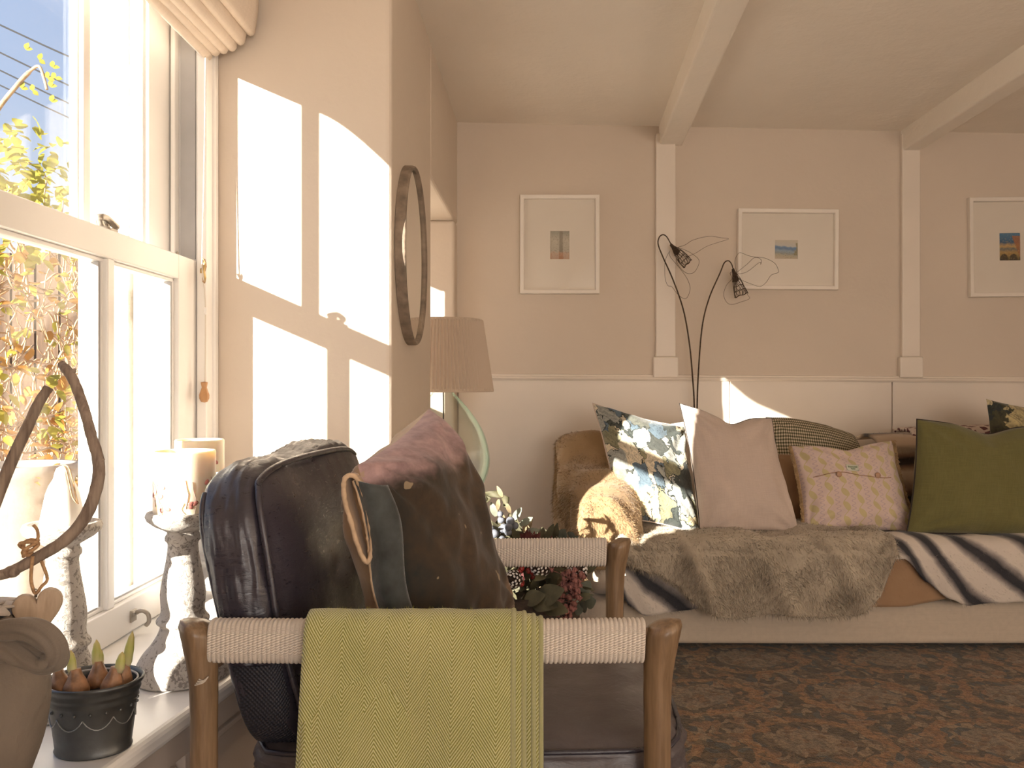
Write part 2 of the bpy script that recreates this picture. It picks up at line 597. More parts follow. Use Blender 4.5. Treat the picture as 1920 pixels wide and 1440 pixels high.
M['sofa'] = weave('oatmeal_sofa_linen', (.58, .49, .39), (.44, .37, .29), 120, .9)
M['cream_linen'] = weave('cream_linen', (.60, .49, .42), (.48, .385, .325), 110, .9)
M['white_linen'] = weave('white_linen', (.80, .74, .66), (.7, .64, .57), 110, .9)
M['green_linen'] = weave('olive_green_linen', (.165, .150, .048), (.105, .095, .028), 120, .9)
M['piping_dark'] = plain('dark_piping', (.03, .02, .016), .8, .1)
M['blind'] = weave('blind_linen', (.78, .66, .54), (.66, .55, .45), 200, .95)

def floral(name, seed=0.0, sc=5.0, olive=False):
    m = Mat(name)
    co = m.co('UV')
    d = m.noise(7.0, co, 4, color=True)
    x, y, z = m.xyz(co); a, b, c_ = m.xyz(d)
    w = m.vec(x + (a - .5) * .30 + seed, y + (b - .5) * .30, 0.0)
    cell = m.vor(sc, w, out='Color'); r1, r2, r3 = m.xyz(cell)
    dist = m.vor(sc, w, out='Distance'); edge = m.vor(sc, w, 'DISTANCE_TO_EDGE')
    if olive:
        cols = [(0, (.05, .045, .02)), (.25, (.40, .33, .17)), (.5, (.22, .20, .09)), (.7, (.48, .41, .26)), (.85, (.03, .035, .025)), (1, (.3, .24, .12))]
    else:
        cols = [(0, (.045, .055, .050)), (.12, (.56, .49, .37)), (.27, (.09, .13, .17)), (.34, (.22, .21, .13)), (.44, (.60, .54, .43)), (.60, (.10, .105, .09)), (.69, (.30, .31, .29)), (.80, (.50, .41, .26)), (.92, (.05, .055, .05))]
    c = m.ramp(r1, cols, True)
    veins = m.noise(16.0, m.vec(x + dist * .4, y - dist * .3, 0.0), 4, dist=1.6)
    c = m.mix(1.0, c, m.ramp(veins, [(.32, (.45, .45, .42)), (.5, (1, 1, 1)), (.68, (1.35, 1.3, 1.2))]), 'MULTIPLY')
    c = m.mix(edge.lt(.035) * r2.gt(.35), c, (.02, .026, .024))
    # light strip of plain ground between blooms
    m.set(col=c, rough=.8, sheen=.2)
    m.bump(m.noise(7.0, co, 4), .35, .01)
    return m.m
M['floral'] = floral('blue_floral_linen', 0.0, 6.5)
M['floral_olive'] = floral('olive_floral_linen', .4, 3.0, True)

def houndstooth():
    m = Mat('houndstooth_check')
    u, v, _ = m.xyz(m.co('UV'))
    n = 46.0
    a = (u * n).fract().lt(.5); b = (v * n * .55).fract().lt(.5)
    g = (a + b) * .5
    m.set(col=m.ramp(g, [(0, (.62, .53, .40)), (.5, (.25, .21, .13)), (1, (.055, .05, .03))]), rough=.9)
    return m.m
M['check'] = houndstooth()

def ogee():
    m = Mat('pink_leaf_print')
    u, v, _ = m.xyz(m.co('UV'))
    nx, ny = 7.0, 6.5
    col = (u * nx).floor()
    cx = (u * nx).fract() - .5
    vv = v * ny + col.mod(2.0) * .5
    cy = vv.fract() - .5
    wav = (vv * (2 * PI)).sin() * .16
    stem = (cx - wav * .9).abs().lt(.035)
    lx = cx + cy * .35 - .03; ly = cy
    leafm = ((lx * lx) / .045 + (ly * ly) / .105).lt(1.0)
    qx = (u * nx + .5).fract() - .5; qy = (vv * 3.0).fract() - .5
    rr = (qx * qx * .5 + qy * qy / 6.0).pw(.5)
    ring = (rr - .085).abs().lt(.022)
    c = m.mix(ring * .55, (.60, .47, .42), (.36, .27, .34))
    c = m.mix((stem.mx(leafm)) * .85, c, (.50, .42, .20))
    m.set(col=c, rough=.9, sheen=.15)
    m.bump(m.noise(260.0, m.co('UV'), 2), .2, .002)
    return m.m
M['pink_print'] = ogee()
M['fringe'] = plain('ochre_fringe', (.40, .27, .14), .95, .25, 60)
M['button'] = plain('horn_button', (.34, .19, .11), .4, .3, 60)
M['label_cloth'] = plain('pale_label_cloth', (.62, .62, .52), .9, .05)
M['green_thread'] = plain('green_thread', (.22, .30, .16), .9)

def maroon():
    m = Mat('maroon_print')
    n = m.vor(30.0, m.co(), 'DISTANCE_TO_EDGE')
    m.set(col=m.ramp(n, [(.08, (.62, .52, .45)), (.16, (.13, .05, .055))], True), rough=.9)
    return m.m
M['maroon'] = maroon()

def plaster(name, base, speck, amt=.56, sc=46.0, rough=.95):
    m = Mat(name)
    co = m.co()
    n = m.noise(sc, co, 5, .65, dist=.8); big = m.noise(9.0, co, 4)
    k = (n * .8 + big * .25).step(amt, amt + .05)
    c = m.mix(k, m.ramp(big, [(.3, tuple(c * .86 for c in base)), (.7, base)]), speck)
    m.set(col=c, rough=rough)
    m.bump(n * .7 + (1.0 - k) * .5, .6, .006)
    return m.m
M['speckle'] = plaster('speckled_plaster', (.62, .57, .52), (.30, .265, .235), .555, 120)
M['chalk'] = plaster('chalky_white_plaster', (.80, .77, .73), (.5, .46, .4), .74)
M['white_ceramic'] = plain('white_ceramic', (.82, .78, .72), .5, .03)
M['stoneware'] = plain('grey_brown_stoneware', (.21, .175, .145), .85, .22, 7, .35, 60, .006)
M['grey_cloth'] = weave('taupe_cotton_cloth', (.21, .175, .145), (.15, .125, .10), 260, .85, .1)
M['pale_cloth'] = plain('pale_petal_cloth', (.55, .50, .46), .9, .1)
M['bark'] = wood('driftwood_bark', (.33, .26, .21), (.14, .10, .08), 'z', 20, .9)
M['twine'] = plain('jute_twine', (.50, .31, .17), .95, .3, 120, .8, 260, .003)
M['heart_wood'] = wood('pale_whitewashed_wood', (.58, .47, .37), (.38, .29, .21), 'z', 10, .75)
M['zinc'] = plain('dark_zinc', (.12, .125, .125), .42, .35, 16, .15, 60, .003, metal=.75)
M['zinc_light'] = plain('worn_zinc_ridge', (.32, .325, .32), .4, .2, 60, metal=.7)
M['bulb'] = plain('bulb_skin', (.36, .19, .10), .45, .5, 45, .4, 70, .004)
M['shoot'] = Mat('green_shoot')
_s = M['shoot']; _u, _v, _ = _s.xyz(_s.co('UV'))
_s.set(col=_s.ramp(_v, [(.1, (.62, .55, .33)), (.55, (.46, .47, .13)), (.95, (.55, .46, .2))]), rough=.45, sss=.1, ssss=.01)
M['shoot'] = _s.m
M['wax'] = Mat('cream_wax').set(col=(.86, .76, .60), rough=.45, sss=.6, sssr=(1.0, .6, .35), ssss=.02, spec=.4).m
M['wax_in'] = Mat('inner_wax').set(col=(.88, .72, .48), rough=.5, sss=.6, sssr=(1.0, .5, .25), ssss=.03).m
M['red_berry'] = plain('pressed_red_berry', (.52, .20, .17), .5, .3, 60)
M['twig'] = plain('dark_twig', (.30, .20, .17), .8, .3, 60)
M['nickel'] = plain('satin_nickel', (.46, .42, .37), .35, .1, metal=.8)
M['honey_wood'] = wood('honey_beech', (.50, .26, .11), (.36, .17, .065), 'z', 20, .35, .2)
M['mirror'] = Mat('mirror_silver').set(col=(.86, .85, .80), rough=.02, metal=1.0).m
M['mirror_frame'] = plain('weathered_grey_frame', (.26, .20, .15), .75, .4, 20, .6, 50, .006)
M['frame_white'] = plain('white_frame_paint', (.84, .77, .69), .4, .02)
M['mat_board'] = plain('ivory_mount_board', (.76, .69, .60), .7, .015)
M['shade'] = Mat('pleated_shade_silk')
_s = M['shade']; _s.set(col=(.56, .455, .36), rough=.85, sheen=.2)
M['shade'] = _s.m
M['brass'] = plain('brass', (.5, .36, .16), .35, .1, metal=.9)
M['wire'] = plain('rusty_wire', (.085, .055, .035), .7, .4, 80, metal=.4)
M['table_wood'] = wood('walnut_table', (.14, .08, .045), (.07, .04, .022), 'x', 9, .4)
M['black'] = plain('black_foot', (.015, .013, .012), .6)
M['basket'] = plain('dark_wicker', (.045, .03, .02), .8, .4, 50, .6, 90, .006)
M['cone'] = plain('pine_cone_scale', (.075, .045, .03), .8, .3, 60)
M['frost'] = plain('frosted_tip', (.66, .62, .58), .9, .1)
M['olive_leaf'] = plain('dull_olive_leaf', (.085, .078, .042), .7, .35, 30)
M['dry_leaf'] = plain('dried_tan_leaf', (.22, .165, .095), .75, .35, 30)
M['sage_leaf'] = plain('sage_eucalyptus_leaf', (.20, .215, .165), .75, .2, 30)
M['maroon_petal'] = plain('maroon_petal', (.095, .018, .018), .75, .35, 40)
M['pink_bud'] = plain('dusty_pink_bud', (.26, .105, .09), .75, .3, 60)
M['red_bead'] = plain('red_berry', (.28, .03, .025), .35, .3, 60)
M['blue_bead'] = plain('frosted_blue_berry', (.14, .15, .18), .7, .4, 60)
M['vine_stem'] = plain('vine_stem', (.46, .30, .18), .9, .4, 20)
def thin_leaf(name, c1, c2):
    m = Mat(name)
    c = m.ramp(m.noise(5.0), [(.3, c1), (.7, c2)])
    nt = m.nt
    d = nt.nodes.new('ShaderNodeBsdfDiffuse'); t_ = nt.nodes.new('ShaderNodeBsdfTranslucent'); mx = nt.nodes.new('ShaderNodeMixShader'); mx.inputs[0].default_value = .55
    for n in (d, t_): nt.links.new(c.k, n.inputs[0])
    nt.links.new(d.outputs[0], mx.inputs[1]); nt.links.new(t_.outputs[0], mx.inputs[2]); m.shader(mx.outputs[0])
    return m.m
M['vine_leaf'] = thin_leaf('yellow_green_leaf', (.34, .33, .06), (.55, .46, .10))
M['rust_leaf'] = thin_leaf('rust_leaf', (.42, .20, .05), (.60, .36, .12))
M['fence'] = wood('dark_fence_board', (.10, .058, .034), (.04, .024, .014), 'z', 9, .9)
M['terracotta'] = plain('weathered_planter', (.34, .28, .23), .9, .15, 9, .3, 40)
M['cable'] = plain('overhead_cable', (.012, .013, .016), .8)

def glass(name, tint=(1, 1, 1), refl=.06, edge=None, fres=.8):
    m = Mat(name)
    nt = m.nt
    tr = nt.nodes.new('ShaderNodeBsdfTransparent'); gl = nt.nodes.new('ShaderNodeBsdfGlossy'); mx = nt.nodes.new('ShaderNodeMixShader')
    gl.inputs['Roughness'].default_value = .01
    lw = nt.nodes.new('ShaderNodeLayerWeight'); lw.inputs['Blend'].default_value = .5
    if edge:
        c = m.mix(S(nt, lw.outputs['Facing']).pw(2.2), tint, edge)
        nt.links.new(c.k, tr.inputs[0])
    else:
        tr.inputs[0].default_value = (*tint, 1)
    f = S(nt, lw.outputs['Facing']).pw(5.0) * fres + refl
    nt.links.new(f.k, mx.inputs[0]); nt.links.new(tr.outputs[0], mx.inputs[1]); nt.links.new(gl.outputs[0], mx.inputs[2])
    m.shader(mx.outputs[0])
    return m.m
M['pane'] = glass('window_glass', (.985, .995, .99), .035, None, .9)
M['picture_glass'] = glass('picture_glass', (1, 1, 1), .018, None, .8)
M['bottle_glass'] = glass('green_bottle_glass', (.985, .995, .985), .04, (.70, .83, .77), .8)
# ================================================================== the room
def struct(o): o['kind'] = 'structure'; return o
def ceil_z(x): return 2.252 - .0197 * x

# floor
mb = MB(); mb.box(-1.0, 3.4, -2.8, 3.95, -.06, 0)
struct(mb.build('floor', M['floorwood'], smooth=False))

# ceiling
mb = MB()
x0, x1, y0, y1 = -1.15, 3.4, -2.8, 4.0
mb.hexa([(x0, y0, ceil_z(x0)), (x1, y0, ceil_z(x1)), (x1, y1, ceil_z(x1)), (x0, y1, ceil_z(x0)),
         (x0, y0, 2.5), (x1, y0, 2.5), (x1, y1, 2.5), (x0, y1, 2.5)])
struct(mb.build('ceiling', M['ceiling'], smooth=False))

# back wall
mb = MB(); mb.box(-1.1, 3.4, 3.85, 3.98, 0, 2.45)
struct(mb.build('wall_back', M['wall'], smooth=False))
# boarding below the rail
mb = MB()
for xa, xb in ((-.36, .94), (.944, 1.72), (1.724, 2.55), (2.554, 3.3)):
    mb.box(xa, xb, 3.838, 3.852, 0, 1.03 - .004 * xa)
struct(mb.build('trim_1', M['trim'], smooth=False, bevel=.003))
# dado rail
mb = MB()
def dz(x): return 1.050 - .0056 * (x + .2)
prof = [(3.851, .0), (3.829, .002), (3.824, .010), (3.826, .017), (3.834, .021), (3.835, .028), (3.851, .031)]
b = 0
for x in (-.37, 3.3):
    for y, z in prof: mb.vert((x, y, dz(x) - .031 + z), (x, z))
n = len(prof)
for k in range(n - 1): mb.face([k, n + k, n + k + 1, k + 1])
mb.face([n - 1, 2 * n - 1, n, 0])
struct(mb.build('trim_2', M['trim'], smooth=False))

# posts with plinth blocks
for nm, xa, xb in (('trim_3', .586, .682), ('trim_4', 1.764, 1.852)):
    mb = MB()
    mb.box(xa, xb, 3.825, 3.852, 1.13, 2.2)
    mb.box(xa - .012, xb + .012, 3.820, 3.852, 1.03, 1.13)
    struct(mb.build(nm, M['trim'], smooth=False, bevel=.006))

# ceiling beams
def beam(nm, xl0, xr0, xl1, xr1, zb):
    mb = MB()
    def sect(y, xl, xr):
        zt = ceil_z(xl) + .06
        return [(xl, y, zb), (xr, y, zb), (xr, y, zt), (xl, y, zt)]
    a = sect(-2.7, xl1, xr1); c = sect(3.86, xl0, xr0)
    mb.hexa([a[0], a[1], c[1], c[0], a[3], a[2], c[2], c[3]])
    # plaster haunch against the back wall
    struct(mb.build(nm, M['ceiling'], smooth=False, bevel=.010))
def lx(y, x0, x1): # x at y given (2.39 -> x1, 3.85 -> x0)
    return x0 + (x1 - x0) * (3.85 - y) / (3.85 - 2.39)
beam('trim_5', .605, .718, lx(-2.7, .605, .548), lx(-2.7, .718, .648), 2.146)
beam('trim_6', 1.768, 1.856, lx(-2.7, 1.768, 1.755), lx(-2.7, 1.856, 1.845), 2.118)

# left wall : pier between the windows, head and far jamb of the second recess
mb = MB()
mb.prism([(-.39, 2.2), (-.380, 2.97), (-1.05, 2.97), (-1.05, 2.2)], 0, 2.4)
mb.prism([(-.380, 2.97), (-.366, 3.9), (-1.05, 3.9), (-1.05, 2.97)], 1.768, 2.4)
mb.prism([(-.369, 3.75), (-.366, 3.9), (-1.05, 3.9), (-1.05, 3.75)], 0, 1.768)
struct(mb.build('wall_left', M['wall'], smooth=False, bevel=.014))
# wall on the near side of the window, splayed
mb = MB()
mb.prism([(-.39, .36), (-.93, .93), (-1.06, .93), (-1.06, -2.8), (-.39, -2.8)], 0, 2.4)
struct(mb.build('wall_near', M['wall'], smooth=False))
# wall above window
mb = MB(); mb.prism([(-.90, .9), (-.90, 2.21), (-1.06, 2.21), (-1.06, .9)], 2.10, 2.4)
struct(mb.build('wall_over', M['wall'], smooth=False))
# panelled wall under the sill
def sfx(y): return -.618 + (y - 1.166) * .133       # sill front x at y
mb = MB(); mb.prism([(sfx(2.2) - .05, 2.21), (-1.06, 2.21), (-1.06, .86), (sfx(.7) - .05, .70)], 0, .41)
struct(mb.build('wall_under', M['panel_paint'], smooth=False))
mb = MB()
def pbar(ya, yb, za, zb, d=.014):
    mb.hexa([(sfx(ya) - .052 + d, ya, za), (sfx(yb) - .052 + d, yb, za), (sfx(yb) - .07, yb, za), (sfx(ya) - .07, ya, za),
             (sfx(ya) - .052 + d, ya, zb), (sfx(yb) - .052 + d, yb, zb), (sfx(yb) - .07, yb, zb), (sfx(ya) - .07, ya, zb)])
pbar(.75, 2.2, .34, .40, .018); pbar(.75, 2.2, 0, .12, .018)
for y in (.76, 1.42, 2.1): pbar(y, y + .09, .12, .34, .018)
for ya, yb in ((.85, 1.42), (1.51, 2.1)):
    pbar(ya + .012, yb - .012, .315, .328, .012); pbar(ya + .012, yb - .012, .132, .145, .012)
    pbar(ya + .012, ya + .025, .145, .315, .012); pbar(yb - .025, yb - .012, .145, .315, .012)
# reveal panel facing the room end
mb.box(-.52, -.40, 2.186, 2.202, .30, .41); mb.box(-.52, -.40, 2.186, 2.202, 0, .12)
mb.box(-.42, -.392, 2.186, 2.202, .12, .30)
struct(mb.build('trim_7', M['panel_paint'], smooth=False, bevel=.003))
# window sill
SILL = .44
mb = MB(); mb.prism([(sfx(2.196), 2.196), (-.955, 2.196), (-.955, .96), (sfx(.72), .74)], SILL - .034, SILL)
struct(mb.build('trim_8', M['white_gloss'], smooth=False, bevel=.011))

# right and rear walls (behind the viewpoint)
mb = MB(); mb.box(3.3, 3.4, -2.8, 3.98, 0, 2.45)
struct(mb.build('wall_right', M['wall'], smooth=False))
mb = MB()
mb.box(-1.06, .2, -2.8, -2.7, 0, 2.45); mb.box(2.9, 3.4, -2.8, -2.7, 0, 2.45)
mb.box(.2, 2.9, -2.8, -2.7, 0, .5); mb.box(.2, 2.9, -2.8, -2.7, 2.05, 2.45)
struct(mb.build('wall_rear', M['wall'], smooth=False))

# ------------------------------------------------------------------ window 1: box sash, three panes wide
w1 = struct(empty('window_1', (-.93, 1.55, SILL)))
YA, YB = .96, 2.146
mb = MB()
mb.box(-1.06, -.880, YB, 2.199, SILL - .02, 2.11)          # far jamb
mb.box(-.899, -.872, YB - .012, 2.197, SILL + .001, 2.10)  # inner bead
mb.box(-.890, -.864, 2.172, 2.198, SILL + .001, 2.105)     # architrave edge
mb.box(-1.06, -.880, .93, YA, SILL - .02, 2.11)            # near jamb
mb.box(-1.058, -.882, YA, YB, 2.053, 2.108)                # head
mb.box(-1.10, -.947, YA, YB, SILL - .06, SILL + .003)      # cill
mb.box(-.961, -.949, YB - .03, YB - .0005, SILL + .004, 2.052)    # parting bead
mb.box(-1.045, -1.015, YB - .05, YB - .0005, SILL + .004, 2.052)  # outer bead
mb.build('frame', M['white_gloss'], w1, smooth=False, bevel=.004)
mb = MB()
mb.box(-.944, -.905, YB - .006, YB - .001, 1.335, 2.05)
mb.box(-1.044, -1.016, YB - .056, YB - .051, SILL + .01, 2.05)
mb.build('sash_track', M['grey_liner'], w1, smooth=False)
def sash(name, xo, xi, z0, z1, zb, zt, stR, muntins):
    """zb/zt = glass bottom / top"""
    mb = MB()
    xm = (xo + xi) / 2
    mb.box(xo, xi, stR, YB - .001, z0, z1)
    mb.box(xo, xi, YA, 1.035, z0, z1)
    mb.box(xo, xi, 1.035, stR, z0, zb); mb.box(xo, xi, 1.035, stR, zt, z1)
    for a, b in muntins:
        mb.box(xi - .034, xi - .002, a, b, zb, zt)
        mb.box(xi - .030, xi - .014, a - .006, b + .006, zb, zt)
    # glazing beads
    mb.box(xo, xi - .012, 1.035, stR, zb, zb + .009); mb.box(xo, xi - .012, 1.035, stR, zt - .009, zt)
    mb.box(xo, xi - .012, stR - .009, stR, zb, zt)
    s = mb.build(name, M['white_gloss'], w1, smooth=False, bevel=.003)
    edges = [1.035] + [c for ab in muntins[::-1] for c in ab] + [stR]
    for k in range(0, len(edges), 2):
        g = MB(); g.box(xm - .003, xm + .003, edges[k] - .002, edges[k + 1] + .002, zb - .002, zt + .002)
        g.build('pane', M['pane'], s, smooth=False)
    return s
low = sash('lower_sash', -.945, -.902, SILL + .004, 1.330, .518, 1.268, 2.036, [(1.700, 1.728)])
upp = sash('upper_sash', -1.010, -.966, 1.295, 2.052, 1.330, 1.995, 2.010, [(1.722, 1.750)])
# spacer strips of the double glazing
mb = MB()
for y in (2.022, 1.742, 1.688, 1.05):
    mb.box(-.932, -.916, y - .004, y + .004, .53, 1.258)
mb.box(-.932, -.916, 1.05, 1.68, .524, .531)
mb.box(-.932, -.916, 1.75, 2.015, .524, .531)
mb.build('glazing_spacer', M['grey_liner'], low, smooth=False)
# sash lift hook, fastener and stop
def lift(y):
    mb = MB()
    mb.box(-.904, -.898, y - .012, y + .012, .466, .492)
    mb.tube(spline([(-.898, y, .484), (-.880, y, .490), (-.867, y, .482), (-.865, y, .466), (-.872, y, .456)], 6), [.005] * 24 + [.004], 8)
    mb.tube([(-.897, y - .010, .484), (-.897, y + .010, .484)], .006, 8)
    mb.build('sash_lift', M['nickel'], low, bevel=.001)
lift(1.80)
mb = MB()
q = P(192, 418, 1.72)
mb.box(-.942, -.908, 1.70, 1.75, 1.330, 1.336)
mb.tube(spline([(-.925, 1.715, 1.336), (-.923, 1.70, 1.353), (-.92, 1.725, 1.357), (-.915, 1.757, 1.343)], 6), .008, 8)
mb.lathe([(.012, 0), (.011, .012), (.004, .016)], (-.928, 1.73, 1.336), 12)
mb.build('sash_fastener', M['nickel'], low)
mb = MB(); mb.lathe([(.007, 0), (.007, .006), (.004, .007), (.004, .014), (.001, .016)], (-.930, 2.09, 1.330), 12)
mb.build('sash_stop', M['nickel'], low)

# exterior reveal in rough render
mb = MB(); mb.prism([(-1.062, 2.07), (-1.062, 2.45), (-1.36, 2.45), (-1.36, 2.385)], -.2, 2.6)
struct(mb.build('wall_outside', M['stone'], smooth=False, bevel=.012))

# window 2 in the far recess
w2 = struct(empty('window_2', (-.99, 3.36, .5)))
mb = MB()
mb.box(-1.012, -.988, 2.972, 2.984, .472, 1.766); mb.box(-1.05, -.96, 3.69, 3.748, .472, 1.766)
mb.box(-1.045, -.965, 2.984, 3.69, 1.70, 1.766); mb.box(-1.045, -.965, 2.984, 3.69, .472, .53)
mb.box(-1.03, -.98, 2.984, 3.69, 1.08, 1.11)
mb.build('frame', M['white_gloss'], w2, smooth=False, bevel=.004)
mb = MB(); mb.box(-1.003, -.997, 2.984, 3.69, .53, 1.70); mb.build('pane', M['pane'], w2, smooth=False)
mb = MB(); mb.box(-1.05, -.93, 2.965, 3.755, 0, .47)
struct(mb.build('wall_recess', M['wall'], smooth=False))

# ------------------------------------------------------------------ light
sun = bpy.data.lights.new('sun', 'SUN'); sun.energy = 7.6; sun.angle = R(.55); sun.color = (1.0, .915, .80)
so = bpy.data.objects.new('sun', sun); COL.objects.link(so)
so.rotation_euler = Vector((.80, 1.0, -.35)).to_track_quat('-Z', 'Y').to_euler()
so.location = (-6, -6, 5)
ar = bpy.data.lights.new('rear_fill_light', 'AREA'); ar.shape = 'RECTANGLE'; ar.size = 1.9; ar.size_y = 1.3; ar.energy = 17; ar.color = (1.0, .89, .77)  # added fill lamp at the unseen rear opening, brightens room and armchair
ao = bpy.data.objects.new('rear_fill_light', ar); COL.objects.link(ao)
ao.location = (1.2, -2.66, 1.2); ao.rotation_euler = (R(90 + 30), 0, R(10))

w = bpy.data.worlds.new('sky'); scene.world = w; w.use_nodes = True
nt = w.node_tree; nt.nodes.clear()
tc = nt.nodes.new('ShaderNodeTexCoord'); sp = nt.nodes.new('ShaderNodeSeparateXYZ'); cr = nt.nodes.new('ShaderNodeValToRGB')
bg = nt.nodes.new('ShaderNodeBackground'); wo = nt.nodes.new('ShaderNodeOutputWorld')
nt.links.new(tc.outputs['Generated'], sp.inputs[0]); nt.links.new(sp.outputs[2], cr.inputs[0]); nt.links.new(cr.outputs[0], bg.inputs[0]); nt.links.new(bg.outputs[0], wo.inputs[0])
e = cr.color_ramp.elements
e[0].position = 0.0; e[0].color = (.95, .93, .90, 1)
e[1].position = .75; e[1].color = (.34, .52, .92, 1)
x = e.new(.12); x.color = (.84, .89, .98, 1)
x = e.new(.30); x.color = (.56, .70, .98, 1)
bg.inputs[1].default_value = .28

cam = bpy.data.cameras.new('camera'); co_ = bpy.data.objects.new('camera', cam); COL.objects.link(co_)
cam.sensor_width = 36; cam.lens = 36 * F / 1920; cam.shift_x = -40 / 1920; cam.clip_start = .02
co_.location = (0, 0, EYE); co_.rotation_euler = (R(90), 0, 0)
scene.camera = co_
vs = scene.view_settings
vs.view_transform = 'Standard'; vs.look = 'None'; vs.gamma = 1; vs.use_curve_mapping = False; vs.exposure = 1.76
scene.cycles.use_denoising = True
scene.cycles.max_bounces = 8; scene.cycles.diffuse_bounces = 5; scene.cycles.transparent_max_bounces = 14; scene.cycles.adaptive_threshold = .02
scene.cycles.sample_clamp_indirect = 8
# ================================================================== outside ground
mb = MB(); mb.box(-9, -1.0, -9, 12, -.30, -.20)
g = struct(mb.build('floor_outside', M['ground'], smooth=False))

# ------------------------------------------------------------------ roman blind
bl = tag(empty('roman_blind', (-.85, 1.55, 2.2)), 'gathered oatmeal linen roman blind hanging over the sash window', 'blind')
tips = [(-.872, 1.872), (-.852, 1.884), (-.832, 1.891), (-.810, 1.900), (-.788, 1.918), (-.762, 1.945)]
mb = MB()
for k, (tx, tz) in enumerate(tips):
    # one fold: a hanging lip, front face bellied
    top = 2.235
    back = tx - .020
    def fold(u, v, tx=tx, tz=tz, back=back, k=k):
        y = lerp(.97, 2.168 - .003 * (5 - k), v)
        sg = max(0, min(1, (1.82 - y) / .45)); sag = -.12 * sg * sg * (3 - 2 * sg) + .004 * nz(y * 3, k)  # droop of the out-of-view near part, added to lower the sun patch
        a = u * 2 - 1
        # u 0..1 runs down the back, around the lip and up the front
        if u < .40:
            t = u / .40; return (back + .004, y, lerp(min(top, tz + .30), tz + .020, t) + sag)
        if u < .60:
            t = (u - .40) / .20; an = PI * (1 - t)
            return ((back + .004 + tx + .008) / 2 + math.cos(an) * .012, y, tz + .016 - math.sin(an) * .016 + sag)
        t = (u - .60) / .40
        return (tx + .008 + .012 * math.sin(PI * min(1, t * 1.6)) - .010 * t + .002 * nz(y * 8, t * 3, k), y, lerp(tz + .020, min(top, tz + .30), t) + sag)
    f = MB(); f.grid(fold, 30, 40)
    # closed ends
    f.build('blind_fold', M['blind'], bl, solid=.004)
f = MB(); f.box(-.885, -.775, .965, 2.17, 2.225, 2.25)
f.build('headrail', M['blind'], bl, smooth=False)

cd = tag(empty('blind_cord', (-.858, 2.165, 1.9)), 'thin blind cord with a turned wooden acorn pull beside the window', 'cord')
mb = MB(); mb.tube(spline([(-.872, 2.128, 1.885), (-.874, 2.125, 1.6), (-.876, 2.116, 1.335), (-.872, 2.114, 1.28), (-.868, 2.118, 1.2), (-.869, 2.118, 1.0)], 6), .0016, 6)
mb.build('string', M['white_linen'], cd)
ac = P(383, 735, 2.117)
mb = MB(); mb.lathe([(.0005, -.028), (.008, -.026), (.0125, -.017), (.013, -.008), (.009, .004), (.0065, .012), (.0085, .022), (.009, .026), (.0005, .027)], ac, 20)
mb.build('acorn_pull', M['honey_wood'], cd)
mb = MB(); mb.lathe([(.004, 0), (.005, .004), (.005, .016), (.003, .019)], P(385, 590, 2.117), 10)
mb.build('cord_joiner', M['white_gloss'], cd)
c0 = P(378, 508, 2.122)
cl = tag(empty('cord_cleat', c0), 'small brass cord cleat wound with cord on the window architrave', 'cleat')
mb = MB(); mb.tube([c0 + V(.006, 0, -.030), c0 + V(.010, -.004, -.018), c0 + V(.006, -.004, 0), c0 + V(.010, -.004, .018), c0 + V(.006, 0, .030)], .004, 8)
mb.lathe([(.006, -.006), (.006, .006)], c0 + V(.003, -.002, 0), 10)
mb.build('hook', M['brass'], cl)
mb = MB()
pts = []
for i in range(90):
    a = i / 90 * 2 * PI * 5
    pts.append(c0 + V(.009 + .004 * math.sin(a * 3), -.006 + .006 * math.cos(a * 2 + .3), .034 * math.sin(a)))
mb.tube(pts, .0014, 5)
mb.build('wound_string', M['twine'], cl)

# ------------------------------------------------------------------ sill ornaments
def holder(c, h, mat, label, rs=1.0, fancy=False, group=None):
    o = tag(empty('candle_holder', c), label, 'candle holder', group)
    s = h / .312
    pr = [(.060, 0), (.084, .002), (.086, .012), (.082, .028), (.072, .046), (.060, .060), (.050, .074), (.043, .088), (.041, .098), (.047, .104), (.047, .110), (.041, .118), (.039, .128), (.040, .142), (.0405, .158), (.038, .178), (.034, .200), (.030, .222), (.0275, .242), (.028, .252), (.032, .257), (.032, .264), (.0285, .270), (.030, .276)]
    if fancy:
        pr = [(.060, 0), (.088, .002), (.088, .020), (.070, .034), (.050, .052), (.060, .066), (.064, .080), (.056, .094), (.040, .106), (.052, .118), (.054, .126), (.044, .138), (.048, .160), (.052, .180), (.046, .206), (.034, .228), (.044, .238), (.044, .246), (.032, .256), (.034, .270)]
    sm = spline([(r * rs, 0, z * s) for r, z in pr], 4)
    mb = MB(); mb.lathe([(p.x, p.z) for p in sm], c, 44)
    mb.build('stem', mat, o)
    z0 = pr[-1][1] * s
    cup = [(.030, z0 - .002), (.052, z0 + .010), (.064, z0 + .020), (.067, z0 + .028), (.064, z0 + .035), (.056, z0 + .036), (.050, z0 + .031), (.001, z0 + .030)]
    mb = MB(); mb.lathe([(r * rs, z) for r, z in cup], c, 44)
    mb.build('drip_cup', mat, o)
    return Vector(c) + V(0, 0, z0 + .030)

